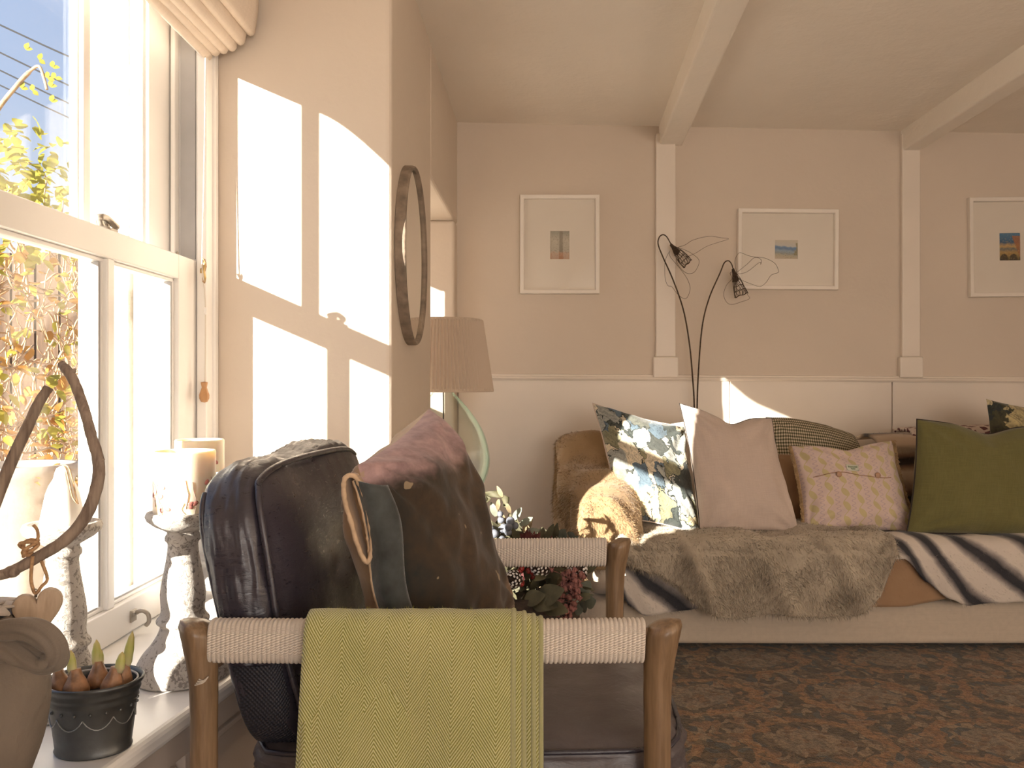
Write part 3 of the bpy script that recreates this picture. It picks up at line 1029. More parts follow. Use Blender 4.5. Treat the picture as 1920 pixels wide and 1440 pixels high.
def candle(c, r, h, label, seed, group=None):
    o = tag(empty('pillar_candle', c), label, 'candle', group)
    rng = random.Random(seed)
    def rf(rr, z, a):
        return rr
    mb = MB(); mb.lathe([(r * .97, 0), (r, .004), (r, h * .5), (r * 1.0, h - .004), (r * .975, h), (r * .90, h - .001), (r * .86, h - .012), (r * .3, h - .016), (.0006, h - .0165)], c, 48)
    mb.build('wax', M['wax'], o)
    mb = MB(); mb.tube([Vector(c) + V(0, 0, h - .017), Vector(c) + V(.001, .001, h - .010), Vector(c) + V(.003, 0, h - .005)], .0012, 6)
    mb.build('wick', M['black'], o)
    def on(a, z, d=.0006): return Vector(c) + V(math.cos(a) * (r + d), math.sin(a) * (r + d), z)
    for k in range(11):
        tw = MB()
        a = -PI / 2 + rng.uniform(-1.5, 1.6); z = rng.uniform(.004, .02); L = rng.uniform(.02, .06) * h / .118
        pts = [on(a + .08 * math.sin(t * 3 + k) + rng.uniform(-.02, .02), z + L * t) for t in (0, .25, .5, .75, 1)]
        tw.tube(pts, .0006, 5)
        tw.build('pressed_twig', M['twig'], o)
    for k in range(9):
        a = -PI / 2 + rng.uniform(-1.1, 1.2); z = rng.choice((.012, .018, .022, .04, .058)) * h / .118 + rng.uniform(-.004, .004)
        bm = MB(); p = on(a, z, 0)
        bm.ball((0, 0, 0), .005, 8, sc=(1.25, .35, .85))
        bm.move(Matrix.Translation(p) @ Matrix.Rotation(a + PI / 2, 4, 'Z') @ Matrix.Rotation(rng.uniform(-.8, .8), 4, 'Y'))
        bm.build('pressed_berry', M['red_berry'], o)
    return o

c1 = (-.672, 1.535, SILL)
t1 = holder(c1, .318, M['speckle'], 'tall grey speckled plaster candle holder on the sill behind the zinc pot')
candle(t1 + V(.003, 0, .0005), .056, .121, 'cream pillar candle with pressed red berries on the speckled holder nearest the armchair', 5)
c2 = (-.790, 1.93, SILL)
t2 = holder(c2, .365, M['chalk'], 'chalky white turned candle holder on the sill behind the leather armchair', 1.05, True)
candle(t2 + V(-.015, 0, .0005), .056, .080, 'cream candle on the white holder at the far end of the sill', 9)
c3 = (-.815, 1.385, SILL)
t3 = holder(c3, .322, M['speckle'], 'pale speckled plaster candle holder carrying a white bell by the window pane', .93)
bell = tag(empty('white_bell', t3), 'white ceramic bell with a twine loop standing on the left candle holder', 'bell')
mb = MB(); mb.lathe([(.034, .0005), (.036, .004), (.033, .018), (.029, .040), (.026, .056), (.021, .070), (.014, .082), (.012, .092), (.0095, .099), (.004, .103), (.0005, .104)], t3, 32)
mb.build('bell_body', M['white_ceramic'], bell)
mb = MB(); mb.tube(spline([t3 + V(0, 0, .104), t3 + V(.012, -.004, .102), t3 + V(.024, -.012, .080), t3 + V(.034, -.018, .050), t3 + V(.036, -.016, .040)], 6), .0013, 5)
mb.tube(spline([t3 + V(0, 0, .104), t3 + V(.010, -.008, .099), t3 + V(.022, -.018, .076), t3 + V(.030, -.022, .052), t3 + V(.036, -.016, .040)], 6), .0013, 5)
mb.build('twine_loop', M['twine'], bell)

# zinc pot with bulbs ---------------------------------------------------
pc = V(-.676, 1.230, SILL)
pot = tag(empty('zinc_pot', pc), 'oval dark zinc pot with scalloped band on the white window sill', 'pot')
PR = [(.050, 0), (.0545, .001), (.056, .004), (.0545, .007), (.056, .02), (.060, .05), (.0635, .076), (.0655, .079), (.0645, .083), (.0665, .088), (.0685, .092), (.0675, .096), (.0700, .100), (.0725, .1035), (.0735, .107), (.0715, .1095), (.069, .107), (.066, .099), (.062, .07), (.054, .02), (.001, .012)]
SX, SY = 1.0, .82
mb = MB(); mb.lathe(PR, pc, 56, sx=SX, sy=SY, caps=False); mb.build('pot_body', M['zinc'], pot)
def rpot(z):
    return table(z, [0, .02, .05, .076], [.055, .056, .060, .0635])
mb = MB()
for k in range(9):                      # scallops round the pot
    a0, a1 = 2 * PI * k / 9, 2 * PI * (k + 1) / 9
    pts = []
    for i in range(9):
        t = i / 8; a = lerp(a0, a1, t); z = .062 - .016 * math.sin(PI * t) ** .75
        r = rpot(z) + .0006
        pts.append(pc + V(math.cos(a) * r * SX, math.sin(a) * r * SY, z))
    mb.tube(pts, .0009, 6)
mb.build('scallop_line', M['zinc_light'], pot)
mb = MB()
for k in range(18):
    a = 2 * PI * (k + .5) / 18; z = .070; r = rpot(z) + .0003
    mb.ball(pc + V(math.cos(a) * r * SX, math.sin(a) * r * SY, z), .0026, 8)
mb.build('stud', M['zinc'], pot)
mb = MB(); mb.tube([pc + V(math.cos(a) * .0632 * SX, math.sin(a) * .0632 * SY, .104) for a in [2 * PI * i / 40 for i in range(40)]], .0018, 6, closed=True)
mb.build('liner_rim', M['grey_liner'], pot)
def soilf(u, v):
    a = v * 2 * PI; r = u * .0655
    return pc + V(math.cos(a) * r * SX, math.sin(a) * r * SY, .090 + .004 * nz(math.cos(a) * r * 60, math.sin(a) * r * 60))
mb = MB(); mb.grid(soilf, 12, 40); mb.build('potting_soil', M['soil'], pot)
BL = [(-.040, -.014, .024, [(0, .034, .0075)], 'plump brown bulb with one green shoot at the left end of the zinc pot'),
      (-.014, -.022, .028, [(-.010, .030, .007)], 'broad brown bulb with a slanting shoot at the front of the zinc pot'),
      (-.001, .018, .025, [(-.006, .034, .0075), (.006, .020, .005)], 'brown bulb with two shoots at the back middle of the zinc pot'),
      (.033, -.012, .026, [(.012, .026, .0075)], 'papery bulb with a short shoot at the right front of the zinc pot'),
      (.036, .014, .023, [(.003, .050, .0075)], 'bulb with the tallest shoot at the right back of the zinc pot')]
for bx, by, br, shoots, lab in BL:
    b0 = pc + V(bx * SX, by * .9, .088)
    o = tag(empty('flower_bulb', b0), lab, 'bulb', 'bulbs in the zinc pot')
    mb = MB()
    pr = [(.004, -.004), (br * .42, -.002), (br * .62, .008), (br * .58, .018), (br * .40, .028), (br * .29, .036), (br * .27, .041)]
    tilt = Matrix.Translation(b0) @ Matrix.Rotation(bx * 5, 4, 'Y')
    mb.lathe([(p.x, p.z) for p in spline([(r, 0, z) for r, z in pr], 3)], (0, 0, 0), 20, rfun=lambda r, z, a: r * (1 + .07 * math.sin(5 * a + z * 90))); mb.move(tilt)
    mb.build('bulb_body', M['bulb'], o)
    for sx_, sl, sr in shoots:
        mb = MB(); mb.lathe([(sr * .75, .034), (sr, .042), (sr * .95, .04 + sl * .45), (sr * .6, .04 + sl * .8), (.0005, .04 + sl)], (sx_ * .5, 0, 0), 12, sy=.8); mb.move(tilt)
        mb.build('shoot', M['shoot'], o)

# urn with cloth, branches and heart --------------------------------------
uc = V(-.745, 1.03, SILL)
urn = tag(empty('stoneware_urn', uc), 'grey brown stoneware urn tied with a taupe cloth at the left corner of the sill', 'urn')
pr = [(.060, 0), (.070, .002), (.073, .012), (.086, .05), (.099, .09), (.106, .13), (.1065, .16), (.101, .19), (.086, .215), (.070, .228), (.064, .24), (.068, .252), (.074, .258), (.070, .262), (.062, .255), (.058, .24), (.06, .2), (.001, .18)]
mb = MB(); mb.lathe([(p.x, p.z) for p in spline([(r, 0, z) for r, z in pr], 4)], uc, 56, caps=False); mb.build('urn_body', M['stoneware'], urn)
# cloth tied around the neck: knotted band, loop and tail
cb = MB()
def band(u, v):
    a = u * 2 * PI; w = v * 2 * PI
    r = .082 + .012 * nz(math.cos(a) * 2, math.sin(a) * 2, 3) + .016 * math.cos(w) + .004 * math.sin(w * 3 + a * 5)
    return uc + V(math.cos(a) * r, math.sin(a) * r, .232 + .018 * math.sin(w) + .006 * math.sin(a * 3) + .003 * math.sin(w * 2 + a * 7))
cb.grid(band, 60, 20)
cloth = cb.build('cloth_band', M['grey_cloth'], urn)
def ribbon(mb, path, wid, n=6, thick=.0):
    path = spline(path, 8); m = len(path)
    def fn(u, v):
        i = min(m - 1, int(u * (m - 1) + .5)); p = path[i]
        t = path[min(m - 1, i + 1)] - path[max(0, i - 1)]
        s = t.cross(V(.10, -.45, 1)).cross(t); s = s.normalized() if s.length > 1e-6 else V(0, 0, 1)
        w = wid * (1 + .25 * math.sin(u * 7)) * (.55 + .45 * min(1, min(u, 1 - u) * 6))
        x = v - .5
        return p + s * (w * x) + V(.25, -1, .1) * (.007 * math.sin(v * 9 + u * 6) + .004 * math.sin(v * 17))
    mb.grid(fn, m - 1, n)
def cloth_roll(name, path, rad, flat, tw, seed):
    path = spline(path, 10); m = len(path)
    def fn(u, v):
        i = min(m - 1, int(u * (m - 1) + .5)); p = path[i]
        t = (path[min(m - 1, i + 1)] - path[max(0, i - 1)]).normalized()
        a_ = t.cross(V(.2, -1, .1)).normalized(); b_ = t.cross(a_)
        a = v * 2 * PI + tw * u
        r = rad * (.35 + .65 * min(1, 5 * min(u + .05, 1.05 - u))) * (1 + .16 * math.sin(3 * a + u * 5 + seed) + .10 * math.sin(7 * a + seed * 2 - u * 8) + .22 * nz(u * 3 + seed, math.cos(a), math.sin(a)))
        return p + a_ * (r * math.cos(a)) + b_ * (r * flat * math.sin(a))
    mb = MB(); mb.grid(fn, m - 1, 40); return mb.build(name, M['grey_cloth'], urn)
cloth_roll('cloth_loop', [P(-60, 1205, .94), P(-10, 1186, .93), P(38, 1178, .92), P(76, 1188, .92), P(102, 1212, .925), P(104, 1236, .93), P(80, 1252, .935)], .0125, .8, .8, 1.0)
cloth_roll('cloth_fold', [P(-60, 1228, .945), P(0, 1216, .93), P(40, 1232, .93), P(76, 1246, .93), P(96, 1238, .925)], .0115, .7, -.7, 2.4)
cloth_roll('cloth_fold', [P(-50, 1200, .95), P(10, 1205, .94), P(52, 1212, .935), P(88, 1222, .935)], .0095, .7, 1.2, 4.0)
K = uc + V(.074, -.030, .232)
lp = MB(); 
tl_ = [P(74, 1240, .94), P(84, 1250, .94), P(97, 1258, .94), P(102, 1246, .942), P(86, 1236, .945)]
b_ = [P(72, 1236, .938), P(104, 1240, .936), P(101, 1252, .936), P(96, 1264, .938), P(84, 1250, .94)]
c_ = lp.vert(sum(b_, V(0, 0, 0)) / 5 + V(0, -.004, 0)); q_ = [lp.vert(p) for p in b_]
for k_ in range(5): lp.face([c_, q_[k_], q_[(k_ + 1) % 5]])
lp.build('cloth_tail', M['grey_cloth'], urn, solid=.0025)
pt = tag(empty('cloth_rose', uc + V(.02, -.03, .262)), 'crumpled pale grey cloth bloom tucked into the urn mouth', 'ornament')
pm = MB()
for k in range(7):
    a = -1.2 + k * .55; b0 = uc + V(.012, -.02, .250)
    d = V(math.cos(a) * .8, math.sin(a) * .8, .55)
    pm.leaf(b0, d, V(0, 0, 1), .075, .050, .35, fold=.4, n=8)
pm.build('petals', M['pale_cloth'], pt, solid=.003)
pm = MB(); pm.ball(uc + V(.012, -.02, .262), .02, 12); pm.build('bud', M['pale_cloth'], pt)

br = tag(empty('driftwood_branch', P(-30, 1082, 1.05)), 'bent weathered branch curving up from the urn with a hanging heart', 'branch')
path = [P(-75, 1120, 1.03), P(-30, 1082, 1.04), P(10, 1076, 1.05), P(70, 1045, 1.06), P(125, 1010, 1.07), P(163, 963, 1.08), P(183, 905, 1.09), P(184, 862, 1.10), P(172, 820, 1.10), P(160, 775, 1.11), P(143, 725, 1.12), P(130, 700, 1.12), P(116, 684, 1.13)]
sp_ = spline(path, 6); m_ = len(sp_)
mb = MB(); mb.tube(sp_, [(.0052 + .0028 * math.sin(min(1, i / m_ * 1.5) * PI * .8) + .0008 * nz(i * .7)) * (1.0 if i < m_ - 3 else .85) for i in range(m_)], 12, vscale=4); mb.build('stem', M['bark'], br)
mb = MB(); q = P(184, 866, 1.10); mb.tube([q, q + V(.006, -.002, .001), q + V(.010, -.003, .004)], [.004, .0025, .0012], 8)
mb.build('twig_knot', M['bark'], br); mb = MB()
q = P(131, 702, 1.12); mb.tube([q, q + V(.006, -.001, .004), q + V(.008, -.001, .008)], [.004, .003, .002], 8)
mb.build('twig_knot', M['bark'], br); mb = MB()
q = P(22, 1072, 1.05); mb.ball(q, .009, 10, sc=(1.2, 1, .9))
mb.build('twig_knot', M['bark'], br)
br2 = tag(empty('straight_branch', P(-60, 1060, 1.0)), 'straight grey stick leaning out of the urn beside the curved branch', 'branch')
sp_ = spline([P(-80, 1130, 1.03), P(-35, 1010, 1.05), P(0, 918, 1.07), P(28, 850, 1.08), P(52, 800, 1.09), P(72, 757, 1.10), P(91, 727, 1.11)], 6); m_ = len(sp_)
mb = MB(); mb.tube(sp_, [.0085 - .0022 * i / m_ + .0007 * nz(i * .9, 4) for i in range(m_)], 12, vscale=4); mb.build('stem', M['bark'], br2)

# twine and heart
kq = P(74, 1043, 1.06)
ht = tag(empty('wooden_heart', P(74, 1140, 1.05)), 'pale wooden heart hanging on jute twine from the curved branch', 'ornament')
mb = MB()
hc = P(73, 1143, 1.052); s = .031
out = []
for i in range(48):
    t = 2 * PI * i / 48
    hx = 16 * math.sin(t) ** 3 / 17; hz = (13 * math.cos(t) - 5 * math.cos(2 * t) - 2 * math.cos(3 * t) - math.cos(4 * t)) / 17
    out.append((hx, hz))
Mx = Matrix.Translation(hc) @ Matrix.Rotation(R(-12), 4, 'Y') @ Matrix.Rotation(R(28), 4, 'Z')
rings = [(-.012, .80), (-.010, .95), (-.004, 1.0), (.004, 1.0), (.010, .95), (.012, .80)]
for d, k in rings:
    for hx, hz in out: mb.vert(Mx @ V(hx * s * k, d, hz * s * k * 1.15), (hx, hz))
for r_ in range(len(rings) - 1):
    for i in range(48):
        j = (i + 1) % 48; mb.face([r_ * 48 + i, r_ * 48 + j, (r_ + 1) * 48 + j, (r_ + 1) * 48 + i])
for r_, fl in ((0, 0), (len(rings) - 1, 1)):
    c_ = mb.vert(Mx @ V(0, rings[r_][0], -.2 * s), (0, 0))
    for i in range(48):
        j = (i + 1) % 48; f_ = [r_ * 48 + j, r_ * 48 + i, c_]
        mb.face(f_[::-1] if fl else f_)
mb.build('heart_body', M['heart_wood'], ht, sharp=40)
top = Mx @ V(0, 0, .021)
mb = MB()
mb.tube(spline([kq + V(-.004, -.008, .002), kq + V(-.006, -.008, -.022), top + V(-.005, 0, .012), top + V(0, 0, .001), top + V(.008, 0, .010), kq + V(.014, -.006, -.028), kq + V(.008, -.009, -.004)], 8), .0022, 8)
mb.build('twine_loop', M['twine'], ht)
mb = MB()
kk = []
for i in range(60):
    a = i / 60 * 2 * PI * 3.5
    kk.append(kq + V(-.010 + .013 * math.sin(a) * math.cos(a * .3), -.008 + .008 * math.cos(a), .012 + .010 * math.sin(a * .7 + 1)))
mb.tube(kk, .0023, 7)
mb.tube(spline([kq + V(-.002, -.008, .014), kq + V(.003, -.008, .026), kq + V(.002, -.008, .036), kq + V(-.003, -.008, .043)], 5), .0020, 6)
mb.build('twine_knot', M['twine'], ht)
mb = MB(); mb.tube([top + V(0, 0, -.004), top + V(.001, 0, .004)], .0017, 6); mb.tube([top + V(.002 * math.cos(a), 0, .004 + .0025 * math.sin(a)) for a in [2 * PI * i / 12 for i in range(12)]], .0008, 5, closed=True)
mb.build('screw_eye', M['nickel'], ht)

# ------------------------------------------------------------------ oval mirror
mc = V(-.386, 2.47, 1 + (720 - 479) * 2.45 / 1500)
mir = tag(empty('oval_mirror', mc), 'oval wall mirror in a weathered grey wooden frame beside the window', 'mirror')
A_, B_ = .232, .274
tl = .38      # hung on the wall face, which leans out slightly
def oval(k, d): return [mc + V(d, A_ * k * math.cos(t), B_ * k * math.sin(t)) for t in [2 * PI * i / 72 for i in range(72)]]
prof = [(1.0, -.002), (1.0, .020), (.985, .027), (.965, .029), (.95, .025), (.935, .0245), (.92, .026), (.908, .022), (.905, .012)]
mb = MB()
for k, d in prof:
    kk_ = 1 - (1 - k) * 1.0
    for i in range(72):
        t = 2 * PI * i / 72
        rr = k - 1
        mb.vert(mc + V(d, (A_ + rr * .15) * math.cos(t), (B_ + rr * .15) * math.sin(t)), (i / 72, k))
for r_ in range(len(prof) - 1):
    for i in range(72):
        j = (i + 1) % 72; mb.face([r_ * 72 + i, (r_ + 1) * 72 + i, (r_ + 1) * 72 + j, r_ * 72 + j])
mb.build('mirror_frame', M['mirror_frame'], mir)
mb = MB(); c_ = mb.vert(mc + V(.019, 0, 0))
for i in range(72):
    t = 2 * PI * i / 72; mb.vert(mc + V(.019, (A_ - .0138) * math.cos(t), (B_ - .0138) * math.sin(t)))
for i in range(72): mb.face([c_, 1 + i, 1 + (i + 1) % 72])
mb.build('mirror_pane', M['mirror'], mir, smooth=False)

# ------------------------------------------------------------------ lamp on its table
LC = V(-.372, 3.30, .53)
tb = tag(empty('side_table', (LC.x, LC.y, 0)), 'small round dark wood table under the glass lamp', 'table')
mb = MB(); mb.lathe([(.16, .505), (.168, .51), (.17, .52), (.168, .529), (.001, .53)], (LC.x, LC.y, 0), 44); mb.build('tabletop', M['table_wood'], tb)
mb = MB(); mb.lathe([(.02, .04), (.03, .06), (.018, .12), (.022, .3), (.016, .46), (.05, .505)], (LC.x, LC.y, 0), 20); mb.build('pedestal', M['table_wood'], tb)
for k in range(3):
    a = k * 2 * PI / 3 + .4; mb = MB()
    mb.tube(spline([V(LC.x, LC.y, .07), V(LC.x + .07 * math.cos(a), LC.y + .07 * math.sin(a), .07), V(LC.x + .13 * math.cos(a), LC.y + .13 * math.sin(a), .012)], 6), [.014] * 13, 8)
    mb.build('leg', M['table_wood'], tb)
lamp = tag(empty('table_lamp', LC), 'table lamp with green bottle glass base and pleated beige shade in the corner', 'lamp')
k = 3.3 / 1500
gp = [(.10, .001), (.125, .004), (.150, .03), (.178, .08), (.191, .13), (.192, .17), (.183, .22), (.162, .28), (.132, .33), (.098, .375), (.066, .410), (.046, .432), (.040, .45), (.044, .462), (.044, .468)]
mb = MB(); mb.lathe([(p.x, p.z) for p in spline([(r, 0, z) for r, z in gp], 4)], LC, 64, caps=False)
mb.lathe([(max(.001, p.x - .004), p.z + .003) for p in spline([(r, 0, z) for r, z in gp], 4)], LC, 64, caps=False)
mb.build('glass_base', M['bottle_glass'], lamp)
mb = MB(); mb.lathe([(.006, .46), (.030, .462), (.030, .476), (.018, .482), (.018, .53)], LC, 20); mb.build('lamp_holder', M['brass'], lamp)
mb = MB(); mb.tube(spline([LC + V(0, 0, .47), LC + V(.002, -.01, .33), LC + V(-.01, .0, .18), LC + V(-.05, .04, .06), LC + V(-.1, .07, .02)], 8), .003, 6); mb.build('flex', M['cable'], lamp)
ZB = 1 - (733 - 720) * k - LC.z; ZT = 1 + (720 - 601) * k - LC.z
RB, RT = .204, .160
NP = 84
def pleat(u, v):
    a = v * 2 * PI; ph = (v * NP) % 1.0
    d = .0065 * (1 - abs(ph * 2 - 1)) if ph < .75 else .0
    r = lerp(RB, RT, u) + d - .002
    return LC + V(math.cos(a) * r, math.sin(a) * r, lerp(ZB, ZT, u))
mb = MB(); mb.grid(pleat, 3, NP * 6, flip=True); mb.build('lamp_shade', M['shade'], lamp, smooth=False, solid=.002)
for nm, r, z0, z1 in (('trim_band', RB, ZB - .004, ZB + .010), ('trim_band', RT, ZT - .008, ZT + .003)):
    mb = MB(); mb.lathe([(r + .003 + .0005, z0), (r + .0048, z0 + .002), (r + .0035 - .002 * (1), z1), (r - .001, z1), (r - .001, z0), (r + .0035, z0)], LC, 96, caps=False)
    mb.build(nm, M['shade'], lamp)
mb = MB()
for a in (0, 2 * PI / 3, 4 * PI / 3):
    mb.tube([LC + V(0, 0, ZT - .02), LC + V(math.cos(a) * RT, math.sin(a) * RT, ZT - .006)], .002, 6)
mb.tube([LC + V(0, 0, .5), LC + V(0, 0, ZT - .02)], .004, 6)
mb.build('shade_carrier', M['brass'], lamp)

# ------------------------------------------------------------------ pictures
def art(name, cols, shapes):
    return cols
def picture(x0, x1, zt, zb, aw, ah, ax, az, artf, label, tilt=0.0):
    yb = 3.849
    c = V((x0 + x1) / 2, yb, (zt + zb) / 2)
    w, h = (x1 - x0) / 2, (zt - zb) / 2
    o = tag(empty('framed_picture', c), label, 'picture', 'white framed pictures on the back wall')
    Mx = Matrix.Translation(c) @ Matrix.Rotation(R(tilt), 4, 'Y') @ Matrix.Translation(-c)
    bw = .021; d = .024
    mb = MB()
    prof = [(0, 0), (0, -d), (.003, -d - .002), (bw - .004, -d - .001), (bw - .001, -d + .002), (bw, -.008)]
    for r_, (ins, dy) in enumerate(prof):
        for sx, sz in ((-1, -1), (1, -1), (1, 1), (-1, 1)):
            mb.vert(c + V(sx * (w - ins), dy, sz * (h - ins)), (ins, dy))
    for r_ in range(len(prof) - 1):
        for i in range(4):
            j = (i + 1) % 4; mb.face([r_ * 4 + i, r_ * 4 + j, r_ * 4 + 4 + j, r_ * 4 + 4 + i])
    mb.move(Mx); mb.build('frame', M['frame_white'], o, smooth=False, bevel=.0015)
    mb = MB(); 
    # mount with a bevelled window
    a0 = c + V(ax, -.008, az); hw, hh = aw / 2, ah / 2
    q = []
    for ins in (bw - .001,):
        for sx, sz in ((-1, -1), (1, -1), (1, 1), (-1, 1)): q.append(mb.vert(c + V(sx * (w - ins), -.008, sz * (h - ins))))
    q2 = [mb.vert(a0 + V(sx * hw, 0, sz * hh)) for sx, sz in ((-1, -1), (1, -1), (1, 1), (-1, 1))]
    q3 = [mb.vert(a0 + V(sx * hw * .985, .003, sz * hh * .985)) for sx, sz in ((-1, -1), (1, -1), (1, 1), (-1, 1))]
    for i in range(4):
        j = (i + 1) % 4; mb.face([q[i], q[j], q2[j], q2[i]]); mb.face([q2[i], q2[j], q3[j], q3[i]])
    mb.move(Mx); mb.build('mount', M['mat_board'], o, smooth=False)
    mb = MB()
    a1 = a0 + V(0, .0025, 0)
    mb.quad(a1 + V(-hw, 0, -hh), a1 + V(hw, 0, -hh), a1 + V(hw, 0, hh), a1 + V(-hw, 0, hh))
    mb.move(Mx); mb.build('print', artf, o, smooth=False)
    mb = MB(); mb.box(c.x - w + bw - .002, c.x + w - bw + .002, yb - .014, yb - .012, c.z - h + bw - .002, c.z + h - bw + .002)
    mb.move(Mx); mb.build('glazing', M['picture_glass'], o, smooth=False)
    return o

def art_mat(name, kind):
    m = Mat(name)
    co = m.co('UV')
    u, v, _ = m.xyz(co)
    n = m.noise(6.0, co, 4) - .5; n2 = m.noise(18.0, co, 3) - .5
    if kind == 'arcade':
        base = m.ramp(v + n * .25, [(.0, (.42, .20, .11)), (.22, (.50, .30, .19)), (.30, (.40, .36, .28)), (.7, (.52, .47, .38)), (1, (.36, .34, .28))])
        cx = ((u * 1.6 + .1).fract() - .5); arch = (cx * cx * 6.0 + (v - .35).mx(0.0).pw(2.0) * 5.0).lt(.62)
        col = (cx.abs() - .43).abs().lt(.06) * v.gt(.25)
        c = m.mix(arch * .35, base, (.62, .58, .50)); c = m.mix(col * .7, c, (.22, .19, .14))
        c = m.mix((n2.gt(.10)) * .5, c, (.2, .17, .12))
    elif kind == 'bay':
        h = v + n * .22 + u * .10
        c = m.ramp(h, [(0, (.55, .47, .36)), (.22, (.48, .42, .30)), (.34, (.30, .32, .30)), (.46, (.30, .38, .46)), (.6, (.14, .23, .38)), (.68, (.20, .30, .46)), (.74, (.56, .54, .50)), (1, (.62, .56, .46))])
        c = m.mix((u * 1.0 + n * .4 + v * -.2).gt(.78) * v.gt(.2) * v.lt(.85) * .8, c, (.28, .24, .11))
        c = m.mix(n2.gt(.12) * v.lt(.45) * .6, c, (.12, .12, .08))
    else:
        c = m.ramp(v + n * .2, [(0, (.10, .07, .03)), (.3, (.42, .27, .10)), (.42, (.14, .16, .16)), (.52, (.55, .36, .14)), (.66, (.05, .11, .20)), (1, (.09, .22, .36))])
        ar_ = (((u * 2.2).fract() - .5).pw(2.0) * 5.0 + (v - .05).pw(2.0) * 22.0).lt(.85)
        c = m.mix(ar_ * .85, c, (.05, .04, .03))
        c = m.mix((u + v * .5).gt(1.05) * v.lt(.9) * .85, c, (.38, .15, .06))
        c = m.mix(n2.gt(.12) * .5, c, (.6, .45, .2))
    m.set(col=c, rough=.8)
    return m.m
def bx(px): return (px - 1000) / (1500 / 3.825)
def bz(py): return 1 - (py - 720) / (1500 / 3.825)
picture(bx(975), bx(1124.5), bz(364.5), bz(550.5), .092, .136, (1050 - 1049.8) / 392, -(458.5 - 457.5) / 392, art_mat('arcade_print', 'arcade'), 'upright white framed small print of a pale arcade left of the first wall post')
picture(bx(1384), bx(1573), bz(391), bz(542.5), .110, .090, (1476.5 - 1478.5) / 392, 0, art_mat('bay_print', 'bay'), 'landscape white framed print of a blue bay behind the wire flowers', .5)
picture(bx(1819), bx(1976), bz(369), bz(556), .100, .132, 0, -(461 - 462) / 392, art_mat('courtyard_print', 'court'), 'white framed print of an ochre courtyard cut by the right edge of the photo', -.6)

# ------------------------------------------------------------------ wire flowers behind the sofa
def wire_flower(stem, bell_top, mouth_l, mouth_r, petals, label, y0):
    base = P(*stem[0], y0)
    o = tag(empty('wire_flower', (base.x, y0, 0)), label, 'ornament', 'wire flowers behind the sofa')
    pts = [V(base.x + (.004 if stem[0][0] > 1303 else -.004), y0, .012), V(base.x, y0, .45)] + [P(a, b, y0) for a, b in stem]
    sp = spline(pts, 8)
    mb = MB(); mb.tube(sp, [.0042 - .0018 * i / len(sp) for i in range(len(sp))], 8); mb.build('stem', M['wire'], o)
    mb = MB(); mb.lathe([(.05, 0), (.05, .006), (.045, .012), (.004, .014)], (base.x, y0, 0), 24); mb.build('foot_plate', M['wire'], o)
    a = P(*bell_top, y0); ml, mr = P(*mouth_l, y0), P(*mouth_r, y0)
    cm = (ml + mr) / 2; ax = (cm - a); L = ax.length; ax.normalize()
    sd = (mr - ml); rad = sd.length / 2; sd.normalize(); nd = ax.cross(sd).normalized()
    mb = MB()
    rng = random.Random(int(stem[0][0]))
    def ringp(t, ang):
        r = table(t, [0, .18, .38, .7, 1], [.006, .010, .020, .026, rad])
        return a + ax * (L * t) + (sd * math.cos(ang) + nd * math.sin(ang)) * r
    for k in range(16):
        an = 2 * PI * k / 16
        mb.tube(spline([ringp(t, an + .25 * math.sin(t * 9 + k) + rng.uniform(-.08, .08)) for t in (.12, .3, .5, .7, .85, 1.0)], 3), .0011, 5)
    for t in (.4, .62, .8, 1.0):
        mb.tube([ringp(t + .02 * math.sin(q * 5 + t * 9), 2 * PI * q / 24) for q in range(24)], .0012 if t < 1 else .0018, 5, closed=True)
    mb.build('bell_cage', M['wire'], o)
    mb = MB()
    coil = [a + ax * (L * (.30 * q / 70 - .06)) + (sd * math.cos(q * .9) + nd * math.sin(q * .9)) * (.0045 + .006 * q / 70) for q in range(70)]
    mb.tube(coil, .0022, 6)
    mb.ball(a + ax * L * .34, .013, 10, sc=(1, 1, 1.3))
    mb.build('wound_calyx', M['wire'], o)
    for k, (pl, dy) in enumerate(petals):
        n = len(pl)
        pp = [P(px, py, y0 + dy * math.sin(PI * i / (n - 1))) for i, (px, py) in enumerate(pl)]
        mb = MB(); mb.tube(spline(pp, 6), .0009, 5); mb.build('petal', M['wire'], o)
wire_flower([(1302, 775), (1298, 700), (1292, 640), (1281, 580), (1262, 525), (1243, 482), (1234, 458), (1236, 445), (1243, 440), (1250, 444), (1256, 454), (1260, 462)],
            (1259, 460), (1282, 502), (1296, 487),
            [([(1270, 464), (1285, 459), (1300, 450), (1330, 443), (1352, 446), (1366, 448), (1345, 455), (1325, 462), (1305, 474), (1290, 481)], -.10),
             ([(1268, 463), (1285, 469), (1301, 478), (1311, 490), (1303, 509), (1291, 513), (1280, 507), (1270, 494), (1268, 480)], -.14),
             ([(1256, 470), (1247, 490), (1247, 520), (1252, 535), (1260, 538), (1272, 553), (1286, 560), (1294, 542), (1288, 522), (1272, 500), (1257, 482), (1255, 472)], -.10)],
            'taller drooping wire flower sculpture on the left, nearer the first wall post', 3.775)
